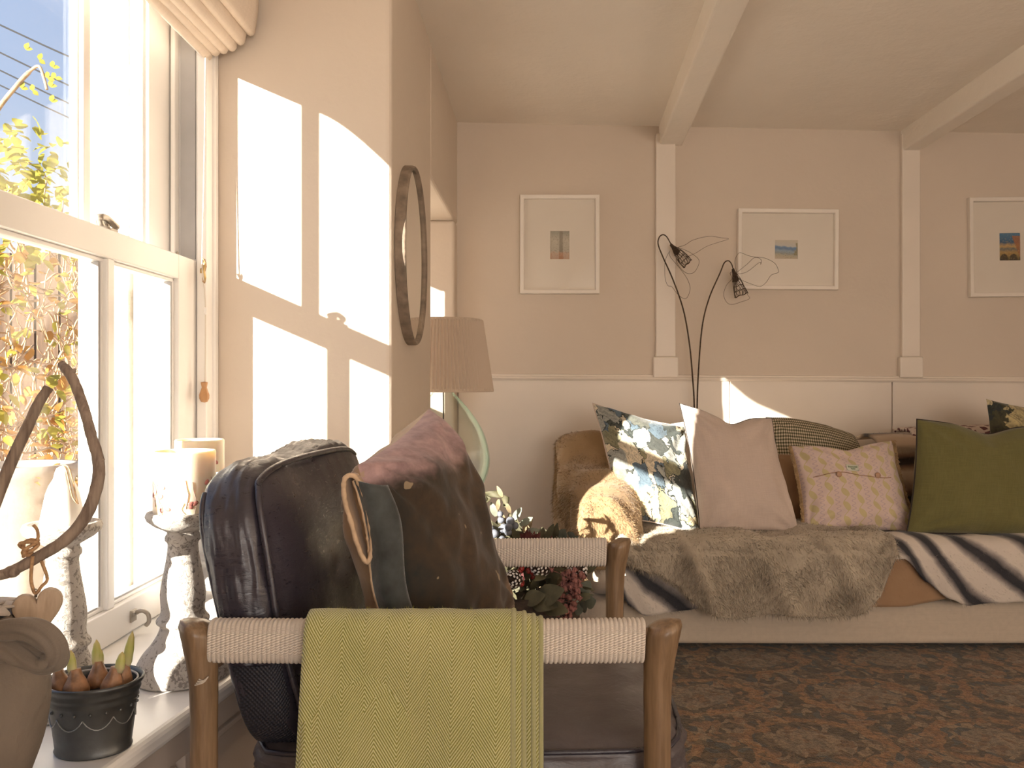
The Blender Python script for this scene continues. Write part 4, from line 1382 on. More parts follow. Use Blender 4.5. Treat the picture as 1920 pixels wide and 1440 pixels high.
wire_flower([(1307, 775), (1310, 690), (1317, 610), (1330, 558), (1350, 512), (1358, 493), (1366, 489), (1372, 496), (1376, 510)],
            (1375, 507), (1378, 558), (1402, 549),
            [([(1381, 511), (1378, 490), (1383, 477), (1389, 474), (1402, 479), (1416, 482), (1434, 484), (1452, 493), (1459, 505), (1459, 511), (1446, 516), (1436, 530), (1425, 537), (1410, 533), (1392, 526)], -.12),
             ([(1380, 512), (1400, 496), (1415, 483), (1427, 487), (1426, 496), (1424, 492), (1400, 510), (1380, 514)], .03),
             ([(1376, 509), (1369, 512), (1372, 523), (1362, 535), (1357, 552), (1362, 566), (1372, 571), (1390, 566), (1405, 560), (1402, 553), (1396, 540)], -.12)],
            'lower drooping wire flower sculpture on the right, in front of the bay print', 3.78)
# ================================================================== armchair
YN, YF = 1.20, 1.83          # near / far arm centre lines
XB, XF = -.494, .186         # back / front legs
ch = tag(empty('armchair', (-.15, 1.515, 0)), 'oak framed armchair with dark leather cushions and cord wrapped arms beside the window', 'armchair')
ARM = .640
def leg(x, y, flip):
    mb = MB()
    zs = [0, .02, .25, .50, .555, .590, .615, .632, .641, .646]
    rs = [.017, .0185, .0195, .0195, .0205, .023, .0265, .0275, .024, .010]
    sp = spline([V(x, y, z) for z in zs], 3)
    rr = [table(p.z, zs, rs) for p in sp]
    mb.tube(sp, rr, 20)
    # worn facet: slightly squared section
    for i, v in enumerate(mb.v):
        d = V(v[0] - x, v[1] - y, 0)
        a = math.atan2(d.y, d.x)
        k = 1 + .05 * math.cos(4 * a)
        lean = flip * .010 * max(0, (v[2] - .52) / .12) ** 2
        mb.v[i] = (x + d.x * k + lean, y + d.y * k, v[2] + (.006 * flip * (d.x / .025) if v[2] > .60 else 0))
    mb.build('leg', M['oak'], ch)
leg(XB, YN, -1); leg(XF, YN, 1); leg(XB, YF, -1); leg(XF, YF, 1)
def arm(y, x0, x1):
    zc = ARM - .024; hz, hy = .031, .017
    n_w = 96; seg = 5
    def sec(a, k):
        c, s_ = math.cos(a), math.sin(a)
        e = .55
        return (math.copysign(abs(c) ** e, c) * (hy + k), math.copysign(abs(s_) ** e, s_) * (hz + k))
    def fn(u, v):
        a = v * 2 * PI
        t = (u * n_w) % 1.0
        k = -.0012 + .0026 * math.sqrt(max(0, 1 - (2 * t - 1) ** 2)) + .0006 * nz(math.floor(u * n_w) * 3.3, math.cos(a), math.sin(a))
        yy, zz = sec(a, k)
        x = lerp(x0, x1, u) + .0012 * math.sin(a * 1.0)
        return V(x, y + yy, zc + zz - .002 * math.sin(PI * u))
    mb = MB(); mb.grid(fn, n_w * seg, 24)
    mb.build('cord_wrapping', M['cord'], ch)
    mb = MB(); rbox(mb, boxmap(XB, XF, y - .011, y + .011, zc - .025, zc + .025), 8, 0, 4)
    mb.build('arm_rail', M['oak'], ch)
arm(YN, -.4835, .1660); arm(YF, -.478, .166)
# loose cord end
mb = MB()
for k_ in range(4):
    mb.tube(spline([V(-.480, YN - .018, .568), V(-.486, YN - .021, .563 - .001 * k_), V(-.492 - .002 * k_, YN - .024, .566 - .003 * k_)], 4), .0009, 5)
mb.build('cord_end', M['cord'], ch)
for y in (YN, YF):
    mb = MB(); rbox(mb, boxmap(XB, XF, y - .012, y + .012, .27, .315), 8, 0, 4); mb.build('side_rail', M['oak'], ch)
for x in (XB, XF):
    mb = MB(); rbox(mb, boxmap(x - .012, x + .012, YN, YF, .265, .31), 8, 0, 4); mb.build('cross_rail', M['oak'], ch)
mb = MB(); rbox(mb, boxmap(XB - .011, XB + .011, YN, YF, .56, .60), 8, 0, 4); mb.build('back_rail', M['oak'], ch)
# seat cushion ----------------------------------------------------------
Z0, Z1 = .315, .448
mb = MB()
fseat = trimap([(-.455, 1.232, Z0), (.245, 1.232, Z0), (.245, 1.80, Z0), (-.455, 1.80, Z0), (-.455, 1.232, Z1 - .01), (.250, 1.232, Z1), (.250, 1.80, Z1 + .01), (-.455, 1.80, Z1)])
mp = rbox(mb, fseat, 7, (.03, .012, .16), 22, .010, 9)
seat = mb.build('seat_cushion', M['leather_seat'], ch)
mb = MB()
for c in (-.80, .80):
    pts = []
    for a, b in ((-1, -1), (1, -1), (1, 1), (-1, 1)):
        for i in range(14):
            t = i / 14
            nx_ = {(-1, -1): (1, 0), (1, -1): (0, 1), (1, 1): (-1, 0), (-1, 1): (0, -1)}[(a, b)]
            p_, q_ = mp((a + nx_[0] * 2 * t, b + nx_[1] * 2 * t, c))
            pts.append(p_ + V(q_[0] * .003, q_[1] * .003, 0))
    mb.tube(pts, .0042, 7, closed=True)
    mb.build('piping', M['leather'], seat); mb = MB()
# back cushion ----------------------------------------------------------
# eight corners read off the place: near side at y 1.235, far side at 1.79
c8 = [(-.455, 1.245, .40), (-.340, 1.245, .40), (-.345, 1.79, .40), (-.455, 1.79, .40),
      (-.556, 1.240, .852), (-.440, 1.232, .866), (-.375, 1.81, .868), (-.50, 1.81, .870)]
mb = MB()
mp = rbox(mb, trimap(c8), 5.5, (.34, .03, .10), 34, .005, 7, seed=4)
# wrinkles along the top edge and slumped shoulder
for i, v in enumerate(mb.v):
    x, y, z = v
    t = max(0, (z - .74) / .14)
    w = math.sin(y * 150 + 2.0 * nz(y * 9, z * 6) + x * 26) * .0024 * t * (1 if y > 1.36 else .12)
    s_ = .014 * nz(y * 5, z * 4, x * 3)
    mb.v[i] = (x + s_ * .6, y, z + w - .016 * t * math.exp(-((y - 1.47) / .1) ** 2) + s_ * .3)
back = mb.build('back_cushion', M['leather'], ch)
mb = MB()
def edge_path(q):
    out = []
    for p in q:
        r_, qq = mp(p)
        out.append(r_ + V(.005, -.004, .003))
    return out
pp = [(.84, -1, -1 + 2 * i / 40) for i in range(41)] 
e1 = edge_path(pp)
e2 = edge_path([(.80, -1 + 2 * i / 24, 1.0) for i in range(25)])
e1 = [p + V(.004 * math.sin(p.z * 18), 0, 0) for p in e1]
mb.tube(spline(e1[::2] + e2[1::2], 4), .0055, 10)
mb.build('piping', M['leather'], back)
mb = MB(); e3 = edge_path([(-.84, -1, -1 + 2 * i / 40) for i in range(41)]); mb.tube(spline(e3[::2], 4), .005, 8); mb.build('piping', M['leather'], back)
# perforated lower gusset panel on the near side
mb = MB()
def gus(u, v):
    r_, q = mp((lerp(-.80, .74, u), -1, lerp(-.95, -.28, v))); return r_ + V(0, -.0035, 0)
mb.grid(gus, 12, 20); mb.build('perforated_panel', M['leather_dots'], back)

# ------------------------------------------------------------------ pillows
def pillow(name, corners, t, mats, label, cat='cushion', group=None, pinch=.07, chop=0.0, n=36, wr=.010, seed=0.0, pipe=None, pipe_r=.0032, back=None, flat=.55, ears=0.0, slump=0.0):
    TL, TR, BR, BL = [Vector(c) for c in corners]
    nrm = (TR - TL).cross(BL - TL).normalized()      # towards the viewer for TL,TR,BL seen from the front
    if nrm.y > 0: nrm = -nrm
    c = (TL + TR + BR + BL) / 4
    o = tag(empty(name, c), label, cat, group)
    up = ((TL + TR) / 2 - (BL + BR) / 2).normalized()
    def pos(u, v, s):
        uu = u * (1 - pinch * (1 - v * v)) ; vv = v * (1 - pinch * (1 - u * u))
        a, b = (uu + 1) / 2, (vv + 1) / 2
        p = lerp(lerp(BL, BR, a), lerp(TL, TR, a), b)
        pr = (max(0, 1 - abs(u) ** 2.6) * max(0, 1 - abs(v) ** 2.6)) ** flat
        pr *= 1 - slump * v * .5
        w = 0
        for cu, cv in ((-1, -1), (1, -1), (1, 1), (-1, 1)):     # creases running out of the corners
            du, dv = u - cu, v - cv; r = math.hypot(du, dv) + 1e-6; an = math.atan2(dv, du)
            w += math.sin(an * 13 + seed * 3 + cu * 2 + cv) * math.exp(-(r / .75) ** 2) * min(1, r * 3)
        w += nz(u * 2.1 + seed, v * 2.1, s) * 1.6 + nz(u * 5 + seed, v * 5, s + 3) * .7
        d = s * (t * .5 * pr + wr * w * min(1, pr * 3))
        p = p + nrm * d
        if chop:
            k = math.exp(-((u - .04) / .34) ** 2) * max(0, (v + .2) / 1.2) ** 2
            p = p - up * (chop * k) + nrm * (s * -.25 * chop * math.exp(-((u - .04) / .12) ** 2) * max(0, v) )
        return p
    def side(s, mi, mb):
        for i in range(n + 1):
            for j in range(n + 1):
                u, v = -1 + 2 * i / n, -1 + 2 * j / n
                u = math.sin(u * PI / 2) * .6 + u * .4; v = math.sin(v * PI / 2) * .6 + v * .4
                mb.vert(pos(u, v, s), ((u + 1) / 2, (v + 1) / 2))
    fr = MB(); side(1, 0, fr)
    for i in range(n):
        for j in range(n):
            a = i * (n + 1) + j; fr.face([a, a + n + 1, a + n + 2, a + 1])
    f = fr.build('cover_front', mats[0], o)
    bk = MB(); side(-1, 0, bk)
    for i in range(n):
        for j in range(n):
            a = i * (n + 1) + j; bk.face([a, a + 1, a + n + 2, a + n + 1])
    bk.build('cover_back', mats[-1], o)
    if pipe:
        mb = MB(); pts = []
        for a in range(4):
            for i in range(24):
                t_ = -1 + 2 * i / 24
                u, v = [(t_, 1), (1, -t_), (-t_, -1), (-1, t_)][a]
                pts.append(pos(u, v, 0))
        mb.tube(pts, pipe_r, 7, closed=True); mb.build('piping', pipe, o)
    return o, pos

# velvet pillow standing in the chair, facing the chair front, seen edge on
vp, vpos = pillow('velvet_pillow', [V(-.292, 1.33, .866), V(-.222, 1.70, .948), V(-.065, 1.72, .475), V(-.190, 1.30, .452)], .19, [M['velvet'], M['tan_lining']],
    'worn brown and pink velvet pillow with a frayed blue edge standing in the leather armchair', 'pillow', pinch=.05, wr=.010, seed=2.3, n=48, flat=.42)
def vflange(u, v):
    # folded frayed flange down the near side
    p = vpos(-1, lerp(-1, .86, v), 0)
    w = lerp(-.016, .046, u)
    return p + V(w * .9 + .008 * math.sin(v * 9), -.016 - .018 * math.sin(PI * u) - .010 * nz(v * 4, u), .004 * math.sin(v * 14 + u * 3))
mb = MB(); mb.grid(vflange, 14, 40); mb.build('velvet_flange', M['velvet_blue'], vp, solid=.003)
mb = MB(); pts = [vflange(0, i / 40) + V(.001 * nz(i * .9), 0, .001 * nz(i * .7, 3)) for i in range(41)]
mb.tube(spline(pts, 2), [.0034 + .0016 * nz(i * .8, 7) for i in range(81)], 8)
mb.build('frayed_edge', M['fray'], vp)
lo = [vflange(0, t) for t in (1.0, .93, .84, .74, .66)]
ring = [lo[0] + V(.004, -.004, .006), lo[0] + V(-.012, -.010, .004), lo[1] + V(-.022, -.012, 0), lo[2] + V(-.020, -.012, 0), lo[3] + V(-.016, -.010, 0), lo[4] + V(-.004, -.006, 0), lo[3] + V(.006, -.004, 0), lo[2] + V(.008, -.004, 0), lo[1] + V(.010, -.004, 0)]
rs = spline(ring, 6, closed=True)
def sleeve(u, v):
    i = int(u * len(rs)) % len(rs); p = rs[i]
    return p + V(.004 * v, .050 * v, 0) + V(.0014 * nz(u * 40, v), 0, .0014 * nz(u * 33, v, 4))
mb = MB(); mb.grid(sleeve, len(rs), 6); mb.build('sleeve_opening', M['tan_lining'], vp, solid=.003)
mb = MB(); mb.tube([p + V(.0012 * nz(i * .9), 0, .0012 * nz(i * .9, 4)) for i, p in enumerate(rs)], [.0042 + .0016 * nz(i * .8, 7) for i in range(len(rs))], 8, closed=True)
mb.build('frayed_loop', M['fray'], vp)

# ------------------------------------------------------------------ green throw over the near arm
TH = tag(empty('wool_throw', (-.09, YN - .03, .65)), 'olive green herringbone wool throw folded over the near arm of the armchair', 'throw')
def throw_layer(xl, xr, off, zbot_f, zbot_b, seed, taper=.012):
    ztop = ARM + .004; rr = .024 + off
    zc = ztop - .018
    def fn(u, v):
        # v runs from the front hem, over the arm, to the back hem
        a = 1.0
        Lf = zc - zbot_f; Lb = zc - zbot_b; La = PI * rr
        s_ = v * (Lf + La + Lb)
        x = lerp(xl, xr, u)
        if s_ < Lf:
            z = zbot_f + s_; y = YN - rr; dn = (Lf - s_)
        elif s_ < Lf + La:
            an = (s_ - Lf) / rr; y = YN - rr * math.cos(an); z = zc + rr * math.sin(an) * .95; dn = 0
        else:
            y = YN + rr; z = zc - (s_ - Lf - La); dn = (s_ - Lf - La)
        x -= taper * (dn / .3) * (1 - u)
        y -= (.010 * math.sin(u * 5 + seed) * min(1, dn / .12) + .004 * nz(u * 3, dn * 5, seed)) * (1 if s_ < Lf else -1) + .028 * (dn / .4) * (1 if s_ < Lf else 0)
        z += .0022 * nz(u * 7, seed)
        return V(x, y, z)
    return fn
tx = lambda px: (px - 1000) / (1500 / 1.165)
TL0, TR0 = tx(569), tx(1014)
layers = [(tx(585), tx(1014), .000, .30, .36, 0.0), (tx(580), tx(1000), .0035, .25, .32, 1.0), (tx(575), tx(982), .007, .21, .30, 2.1), (tx(569), tx(962), .011, .16, .28, 3.0)]
for k, (xl, xr, off, zf, zb, sd) in enumerate(layers):
    fn = throw_layer(xl, xr, off, zf, zb, sd)
    mb = MB(); mb.grid(fn, 40, 90)
    W_, L_ = xr - xl, 0
    L_ = (ARM - .03 - zf) + (ARM - .03 - zb) + PI * (.024 + off)
    mb.uv = [(u * W_ + k * .013, v * L_) for u, v in mb.uv]
    mb.build('folded_layer', M['green_wool'], TH, solid=.005)
    # rounded folded edge on the right
    mb = MB(); pts = [fn(1.0, i / 80) for i in range(81)]
    mb.tube(pts, .0042, 8); mb.build('fold_edge', M['green_wool'], TH)
    L1 = len(mb.uv)
mb = MB(); rng = random.Random(11)
fn = throw_layer(*layers[3])
for i in range(2600):
    u = rng.random(); v = rng.choice((rng.uniform(.30, .75), rng.random()))
    p = fn(u, v); e_ = .004
    du = fn(min(1, u + e_), v) - fn(u - e_, v); dv = fn(u, min(1, v + e_)) - fn(u, v - e_)
    nn = du.cross(dv).normalized()
    if nn.y > 0 and nn.z < .2: nn = -nn
    if nn.z < -.3: nn = -nn
    d = (nn + V(rng.gauss(0, .7), rng.gauss(0, .4), rng.gauss(0, .5))).normalized() * rng.uniform(.003, .007)
    sd_ = d.cross(V(rng.gauss(0, 1), rng.gauss(0, 1), rng.gauss(0, 1))).normalized() * .00025
    b = [mb.vert(p + nn * .002 - sd_), mb.vert(p + nn * .002 + sd_), mb.vert(p + nn * .002 + d)]
    mb.face(b)
fz = mb.build('wool_fuzz', M['green_fuzz'], TH); fz['kind'] = 'stuff'
# ================================================================== rug
mb = MB()
def rugf(u, v):
    return V(lerp(-.42, 3.0, u), lerp(.55, 3.12, v), .009 + .0015 * nz(u * 14, v * 9))
mb.box(-.42, 3.0, .55, 3.12, .0005, .008)
tag(mb.build('rug', M['rug'], smooth=False), 'faded rust olive and blue patterned wool rug under the sofa and armchair', 'rug')

# ================================================================== sofa
YS = 2.955
so_ = tag(empty('sofa', (1.4, 3.3, 0)), 'long low oatmeal linen sofa covered in fur throws against the back wall', 'sofa')
mb = MB(); rbox(mb, boxmap(.20, 2.75, YS, 3.77, .032, .200), 14, (.02, .01, .012), 26, .003, 5); mb.build('base', M['sofa'], so_)
mb = MB(); rbox(mb, boxmap(.36, 2.62, YS - .005, 3.62, .20, .405), 10, (.03, .02, .05), 26, .004, 5); mb.build('seat_cushion', M['sofa'], so_)
mb = MB(); rbox(mb, boxmap(.20, 2.75, 3.50, 3.765, .18, .70), 8, (.02, .05, .03), 22, .004, 5); mb.build('backrest', M['sofa'], so_)
for x0, x1 in ((.165, .395), (2.55, 2.80)):
    mb = MB(); rbox(mb, boxmap(x0, x1, YS - .045, 3.74, .195, .585), 4, (.02, .06, .04), 22, .004, 5); mb.build('arm', M['sofa'], so_)
for x in (.34, 2.6):
    for y in (3.16, 3.66):
        mb = MB(); mb.lathe([(.020, 0), (.028, .04)], (x, y, .0), 16); mb.build('foot', M['black'], so_)

# ------------------------------------------------------------------ throws on the sofa
def drape(front_y, top_z, back_y, bottom, fold_amp, seed, xl, xr, lf=None, side_in=0.0):
    """cloth lying on the seat and falling over its front; bottom(x)->z of the hem"""
    def fn(u, v):
        x = lerp(xl, xr, u)
        zb = bottom(x)
        R_ = .055
        Lt = back_y - front_y - R_; La = PI / 2 * R_; Lf = max(.01, top_z - R_ - zb)
        s_ = v * (Lt + La + Lf)
        fold = fold_amp * (math.sin(x * 17 + 3.2 * (v - .3) + seed) * .55 + math.sin(x * 41 + 6 * v + seed * 2) * .22 + 1.1 * nz(x * 4 + v * 2.4, v * 2.5, seed))
        # long diagonal pleats
        pl = fold_amp * .9 * max(0, math.sin(x * 23 - 9 * v + seed)) ** 3
        if s_ < Lt:
            t = s_ / Lt
            y = back_y - s_; z = top_z + .014 * nz(x * 5, y * 6, seed); k = .5
            return V(x, y, z + (fold + pl) * k + .012 * nz(x * 9, y * 9, seed + 4))
        if s_ < Lt + La:
            an = (s_ - Lt) / R_
            y = front_y + R_ - R_ * math.sin(an); z = top_z - R_ + R_ * math.cos(an)
            d = fold + pl
            return V(x, y - d * math.sin(an), z + d * math.cos(an) * .6)
        dn = s_ - Lt - La
        d = (fold + pl) * (1 + dn * 1.6) + .012 * min(1, dn / .1)
        xx = x + .02 * math.sin(seed + x * 3) * dn
        return V(xx, front_y - d - .010, top_z - R_ - dn)
    return fn
kx = lambda px: (px - 1000) / (1500 / 2.90)
kz = lambda py: 1 - (py - 720) / (1500 / 2.88)

def throw_fur(name, fn, nu, nv, base_mat, count, L, W, label, cat, comb=(0, -.2, -1), group=None, uvf=None, spread=.45, thick=.014, mask=None, seed=1, lift=.7, sgn=-1):
    o = None
    mb = MB(); mb.grid(fn, nu, nv, flip=True)
    if uvf: mb.uv = [uvf(u, v) for u, v in mb.uv]
    c = Vector(fn(.5, .5))
    o = tag(mb.build(name, base_mat, solid=thick, loc=c), label, cat, group)
    fb = MB()
    fur(fb, (lambda u, v: fn(1 - u, v)) if sgn < 0 else fn, count, L, W, comb, spread, lift, rnd=random.Random(seed), mask=mask)
    # fur() takes the normal of du x dv : make sure it faces outwards
    if sgn < 0: fb.uv = [(1 - u, v) for u, v in fb.uv]
    if uvf: fb.uv = [uvf(u, v) for u, v in fb.uv]
    f = fb.build('fur_pile', base_mat, o); f['kind'] = 'stuff'
    return o

def flipn(fn):
    return lambda u, v: fn(1 - u, v)

# tan blanket under the furs
b_t = lambda x: table(x, [kx(1500), kx(1600), kx(1640), kx(1700), kx(1790), kx(1900)], [kz(1110), kz(1128), kz(1143), kz(1141), kz(1125), kz(1110)])
fn0 = drape(2.938, .418, 3.42, b_t, .005, 2.0, kx(1480), kx(1900))
throw_fur('tan_blanket', fn0, 60, 60, M['tan_fur'], 9000, .009, .0016, 'tan brown fleece blanket showing between the two fur throws on the sofa front', 'throw', seed=5)
# striped fur throw
b_s = lambda x: table(x, [kx(1158), kx(1175), kx(1205), kx(1290), kx(1400), kx(1560), kx(1655), kx(1700), kx(1735), kx(1780), kx(1815), kx(1870), kx(1930), kx(2080)],
                      [kz(1105), kz(1135), kz(1156), kz(1146), kz(1100), kz(1020), kz(1008), kz(1052), kz(1092), kz(1124), kz(1139), kz(1133), kz(1128), kz(1130)])
fn1 = drape(2.918, .430, 3.40, b_s, .009, .6, kx(1160), kx(2080))
throw_fur('striped_fur_throw', fn1, 130, 70, M['striped_fur'], 42000, .013, .0016, 'white and charcoal striped faux fur throw falling over the sofa front at right', 'throw', comb=(.5, -.1, -.8), seed=8,
          uvf=lambda u, v: (u * 2.06, v * .85))
# taupe fur throw
b_f = lambda x: table(x, [kx(1150), kx(1168), kx(1185), kx(1230), kx(1265), kx(1300), kx(1340), kx(1385), kx(1450), kx(1540), kx(1600), kx(1640), kx(1662), kx(1676)],
                      [kz(1030), kz(1050), kz(1060), kz(1075), kz(1094), kz(1128), kz(1152), kz(1158), kz(1146), kz(1152), kz(1152), kz(1112), kz(1060), kz(1012)])
fn2 = drape(2.868, .452, 3.36, b_f, .018, 1.7, kx(1152), kx(1674))
throw_fur('taupe_fur_throw', fn2, 120, 80, M['taupe_fur'], 70000, .020, .0017, 'long haired taupe faux fur throw spread over the seat and front of the sofa', 'throw', comb=(.15, -.2, -1), seed=3, spread=.5)

# brown fur over the left arm : a cap draped over the arm, rising to the sofa back
def armfur(u, v):
    # v 0..1 front to back ; u 0..1 outside hem -> over the top -> inside
    hang = 0.0
    v0 = v
    if v < .20:
        hang = 1 - v / .20; v = 0.0
    else:
        v = (v - .20) / .80
    y = lerp(2.895, 3.60, v)
    top = table(v, [0, .12, .35, .62, .82, 1.0], [.585, .622, .645, .715, .775, .75])
    cx = table(v, [0, .3, .7, 1.0], [.262, .235, .225, .24])
    hw = table(v, [0, .10, .3, .7, 1.0], [.105, .130, .165, .165, .16])
    a = lerp(1.22 * PI, -.12 * PI, u)
    # outside falls straight down
    ca, sa = math.cos(a), math.sin(a)
    x = cx + hw * math.copysign(abs(ca) ** .8, ca); zmid = top - .16
    z = zmid + .16 * math.copysign(abs(sa) ** .8, sa)
    if u < .36:
        t = (.36 - u) / .36
        a0 = lerp(1.22 * PI, -.12 * PI, .36)
        x = cx + hw * math.copysign(abs(math.cos(a0)) ** .8, math.cos(a0)) + .012 * math.sin(v * 16) * t
        z = zmid + .16 * math.copysign(abs(math.sin(a0)) ** .8, math.sin(a0)) - t * (.30 + .05 * math.sin(v * 7))
    f = .016 * math.sin(v * 15 + u * 6) + .018 * nz(u * 3.5, v * 4.5, 2) + .014 * max(0, math.sin(u * 9 - v * 13)) ** 3
    n = V(ca, 0, max(.2, sa)).normalized()
    P0 = V(x, y, z) + n * (f * (1 - .6 * min(1, hang * 3)))
    if hang > 0:
        lo = .345 + .012 * math.sin(u * 9)
        if P0.z > lo: P0.z = lerp(P0.z, lo, hang)
        P0.y += -.014 * math.sin(min(1, hang * 4) * PI / 2) + .010 * math.sin(u * 11 + 1) * min(1, hang * 2) - .010 * hang
    return P0
throw_fur('brown_fur_throw', armfur, 70, 70, M['brown_fur'], 42000, .019, .0017, 'golden brown faux fur throw bunched over the left sofa arm', 'throw', comb=(-.2, -.3, -.8), seed=12, sgn=1)
# front fold of the same throw hanging over the arm front
# striped brown fur on the sofa back
def backfur(u, v):
    x = lerp(1.50, 2.30, u)
    s_ = v
    if s_ < .30:
        t = s_ / .30; y = lerp(3.72, 3.50, t); z = .742 + .02 * math.sin(t * PI)
    else:
        t = (s_ - .30) / .70; y = 3.47 - .05 * t; z = lerp(.735, .42, t)
    f = .014 * math.sin(z * 42 + x * 5) + .012 * nz(x * 5, z * 8, 3)
    return V(x, y - f, z + (f if s_ < .3 else 0))
throw_fur('brown_striped_throw', backfur, 60, 60, M['striped_brown_fur'], 12000, .012, .0018, 'cream and dark brown striped fur throw over the sofa back behind the green cushion', 'throw', seed=15,
          uvf=lambda u, v: (u * .8, v))
# maroon printed cloth folded on the back
def marf(u, v):
    x = lerp(1.68, 2.35, u); t = v
    y = lerp(3.74, 3.52, t); z = .782 + .012 * math.sin(PI * t) + .006 * nz(x * 6, t * 3) + .014 * math.sin((x - 1.68) * 3.5)
    if t > .8: z -= (t - .8) * .18
    return V(x, y, z)
mb = MB(); mb.grid(marf, 40, 20, flip=True); tag(mb.build('printed_cloth', M['maroon'], solid=.016, loc=(2.0, 3.63, .78)), 'folded maroon and cream printed cloth on the sofa back beside the green cushion', 'cloth')

# ------------------------------------------------------------------ cushions on the sofa
def PC(px, py, y): return P(px, py, y)
# floral cushion
pillow('floral_cushion', [PC(1111, 756, 3.22), PC(1283, 800, 3.24), PC(1316, 1004, 3.06), PC(1162, 972, 3.02)], .15, [M['floral'], M['cream_linen']],
       'blue green and cream floral linen cushion leaning on the left sofa arm', 'cushion', pinch=.06, wr=.010, seed=1.2, pipe=M['cream_linen'], pipe_r=.003, flat=.5)
pillow('white_cushion', [PC(1205, 800, 3.42), PC(1330, 778, 3.44), PC(1345, 960, 3.36), PC(1215, 965, 3.34)], .12, [M['white_linen']],
       'white linen cushion tucked behind the floral cushion', 'cushion', pinch=.05, wr=.006, seed=4.4, n=26)
pillow('cream_cushion', [PC(1274, 756, 3.10), PC(1447, 784, 3.16), PC(1499, 1000, 3.02), PC(1313, 1012, 2.98)], .15, [M['cream_linen']],
       'plain cream linen cushion with dark piping beside the floral cushion', 'cushion', pinch=.075, wr=.009, seed=7.7, pipe=M['piping_dark'], pipe_r=.0022, flat=.5, chop=.035)
pillow('check_cushion', [PC(1436, 782, 3.56), PC(1600, 815, 3.58), PC(1622, 935, 3.46), PC(1452, 935, 3.44)], .17, [M['check']],
       'small brown and cream checked cushion at the back, half in the sun', 'cushion', pinch=-.10, wr=.006, seed=3.1, flat=.45)
pillow('brown_cushion', [PC(1440, 850, 3.36), PC(1560, 850, 3.36), PC(1565, 1000, 3.24), PC(1440, 1000, 3.22)], .10, [M['tan_fur']],
       'brown plush cushion between the cream and the pink printed cushions', 'cushion', pinch=.04, wr=.006, seed=5.1, n=24)
pk, kpos = pillow('pink_cushion', [PC(1483, 836, 3.20), PC(1672, 826, 3.22), PC(1719, 998, 3.07), PC(1508, 998, 3.06)], .13, [M['pink_print']],
       'pink and ochre leaf print cushion with an ochre fringe and two buttons', 'cushion', pinch=.06, wr=.009, seed=9.3, chop=.022, flat=.5)
rng = random.Random(21)
mb = MB()
for side in (-1, 1):
    for i in range(90):
        v = -1 + 2 * (i + .5) / 90
        p = kpos(side, v, 0)
        for k in range(3):
            d = V(side * rng.uniform(.006, .013), -rng.uniform(0, .006), rng.uniform(-.007, .004))
            e = V(side * rng.uniform(-.002, .003), -.003, -.005)
            mb.tube([p, p + d * .6, p + d, p + d + e, p + d * .7 + e], .0012, 4, caps=False)
fr_ = mb.build('fringe', M['fringe'], pk); fr_['kind'] = 'stuff'
mb = MB()
for side in (-1, 1):
    mb.tube([kpos(side, -1 + i / 20, 0) for i in range(41)], .0032, 6)
    mb.build('braid_trim', M['fringe'], pk); mb = MB()
for uu in (-.34, .44):
    b0 = kpos(uu, .18 - .05 * uu, 1) + V(0, -.004, 0)
    mb = MB(); mb.lathe([(.003, -.003), (.0105, -.002), (.0115, .001), (.009, .003), (.001, .002)], (0, 0, 0), 18); mb.move(Matrix.Translation(b0) @ Matrix.Rotation(R(80), 4, 'X')); mb.build('button', M['button'], pk)
mb = MB(); mb.tube([kpos(-.80 + 1.52 * i / 40, .20 - .05 * (-.8 + 1.52 * i / 40) + .055 * math.sin((i / 40) * PI * 2.1 - .9) - .02, 1) + V(0, -.002, 0) for i in range(41)], .0016, 6); mb.build('flap_edge', M['button'], pk)
mb = MB()
def lab(u, v): return kpos(lerp(-.16, .10, u), lerp(.30, .46, v), 1) + V(0, -.003, 0)
mb.grid(lab, 6, 4, flip=True); lb = mb.build('sewn_label', M['label_cloth'], pk, solid=.001)
mb = MB()
pts = [lab(.10 + .8 * i / 60, .62 + .16 * math.sin(i * .9) * (1 if i % 7 else .4)) + V(0, -.0018, 0) for i in range(61)]
mb.tube(pts, .0007, 4); mb.build('stitched_script', M['green_thread'], lb)
mb = MB(); mb.tube([lab(.36 + .34 * i / 30, .30 + .10 * math.sin(i * 1.1)) + V(0, -.0018, 0) for i in range(31)], .0006, 4); mb.build('stitched_script', M['green_thread'], lb)
pillow('green_cushion', [PC(1719, 786, 3.10), PC(1962, 800, 3.14), PC(1985, 1012, 3.02), PC(1700, 1000, 2.99)], .17, [M['green_linen']],
       'large plain olive green linen cushion with dark piping at the right edge', 'cushion', pinch=.045, wr=.007, seed=11.0, pipe=M['piping_dark'], pipe_r=.003, chop=.035, flat=.5)
pillow('olive_floral_cushion', [PC(1849, 748, 3.30), PC(2040, 770, 3.32), PC(2050, 990, 3.22), PC(1862, 990, 3.2)], .13, [M['floral_olive']],
       'olive and cream floral cushion peeping out behind the green cushion', 'cushion', pinch=.07, wr=.008, seed=2.0, flat=.5)

# ================================================================== dried flower arrangement
BC = V(-.02, 2.50, 0)
fl = tag(empty('dried_flower_basket', BC), 'dark basket of dried leaves, pine cones and berries between armchair and sofa', 'flower arrangement')
mb = MB(); mb.lathe([(.12, 0), (.135, .02), (.160, .22), (.172, .36), (.165, .37), (.15, .34), (.001, .32)], BC, 40, rfun=lambda r, z, a: r + (.003 * math.sin(a * 40) * math.sin(z * 160) if r > .05 else 0)); mb.build('basket', M['basket'], fl)
rng = random.Random(31)
YB_ = 2.50
def Q(px, py, dy=0.0): return P(px, py, YB_ + dy)
core = Q(985, 1110, .02)
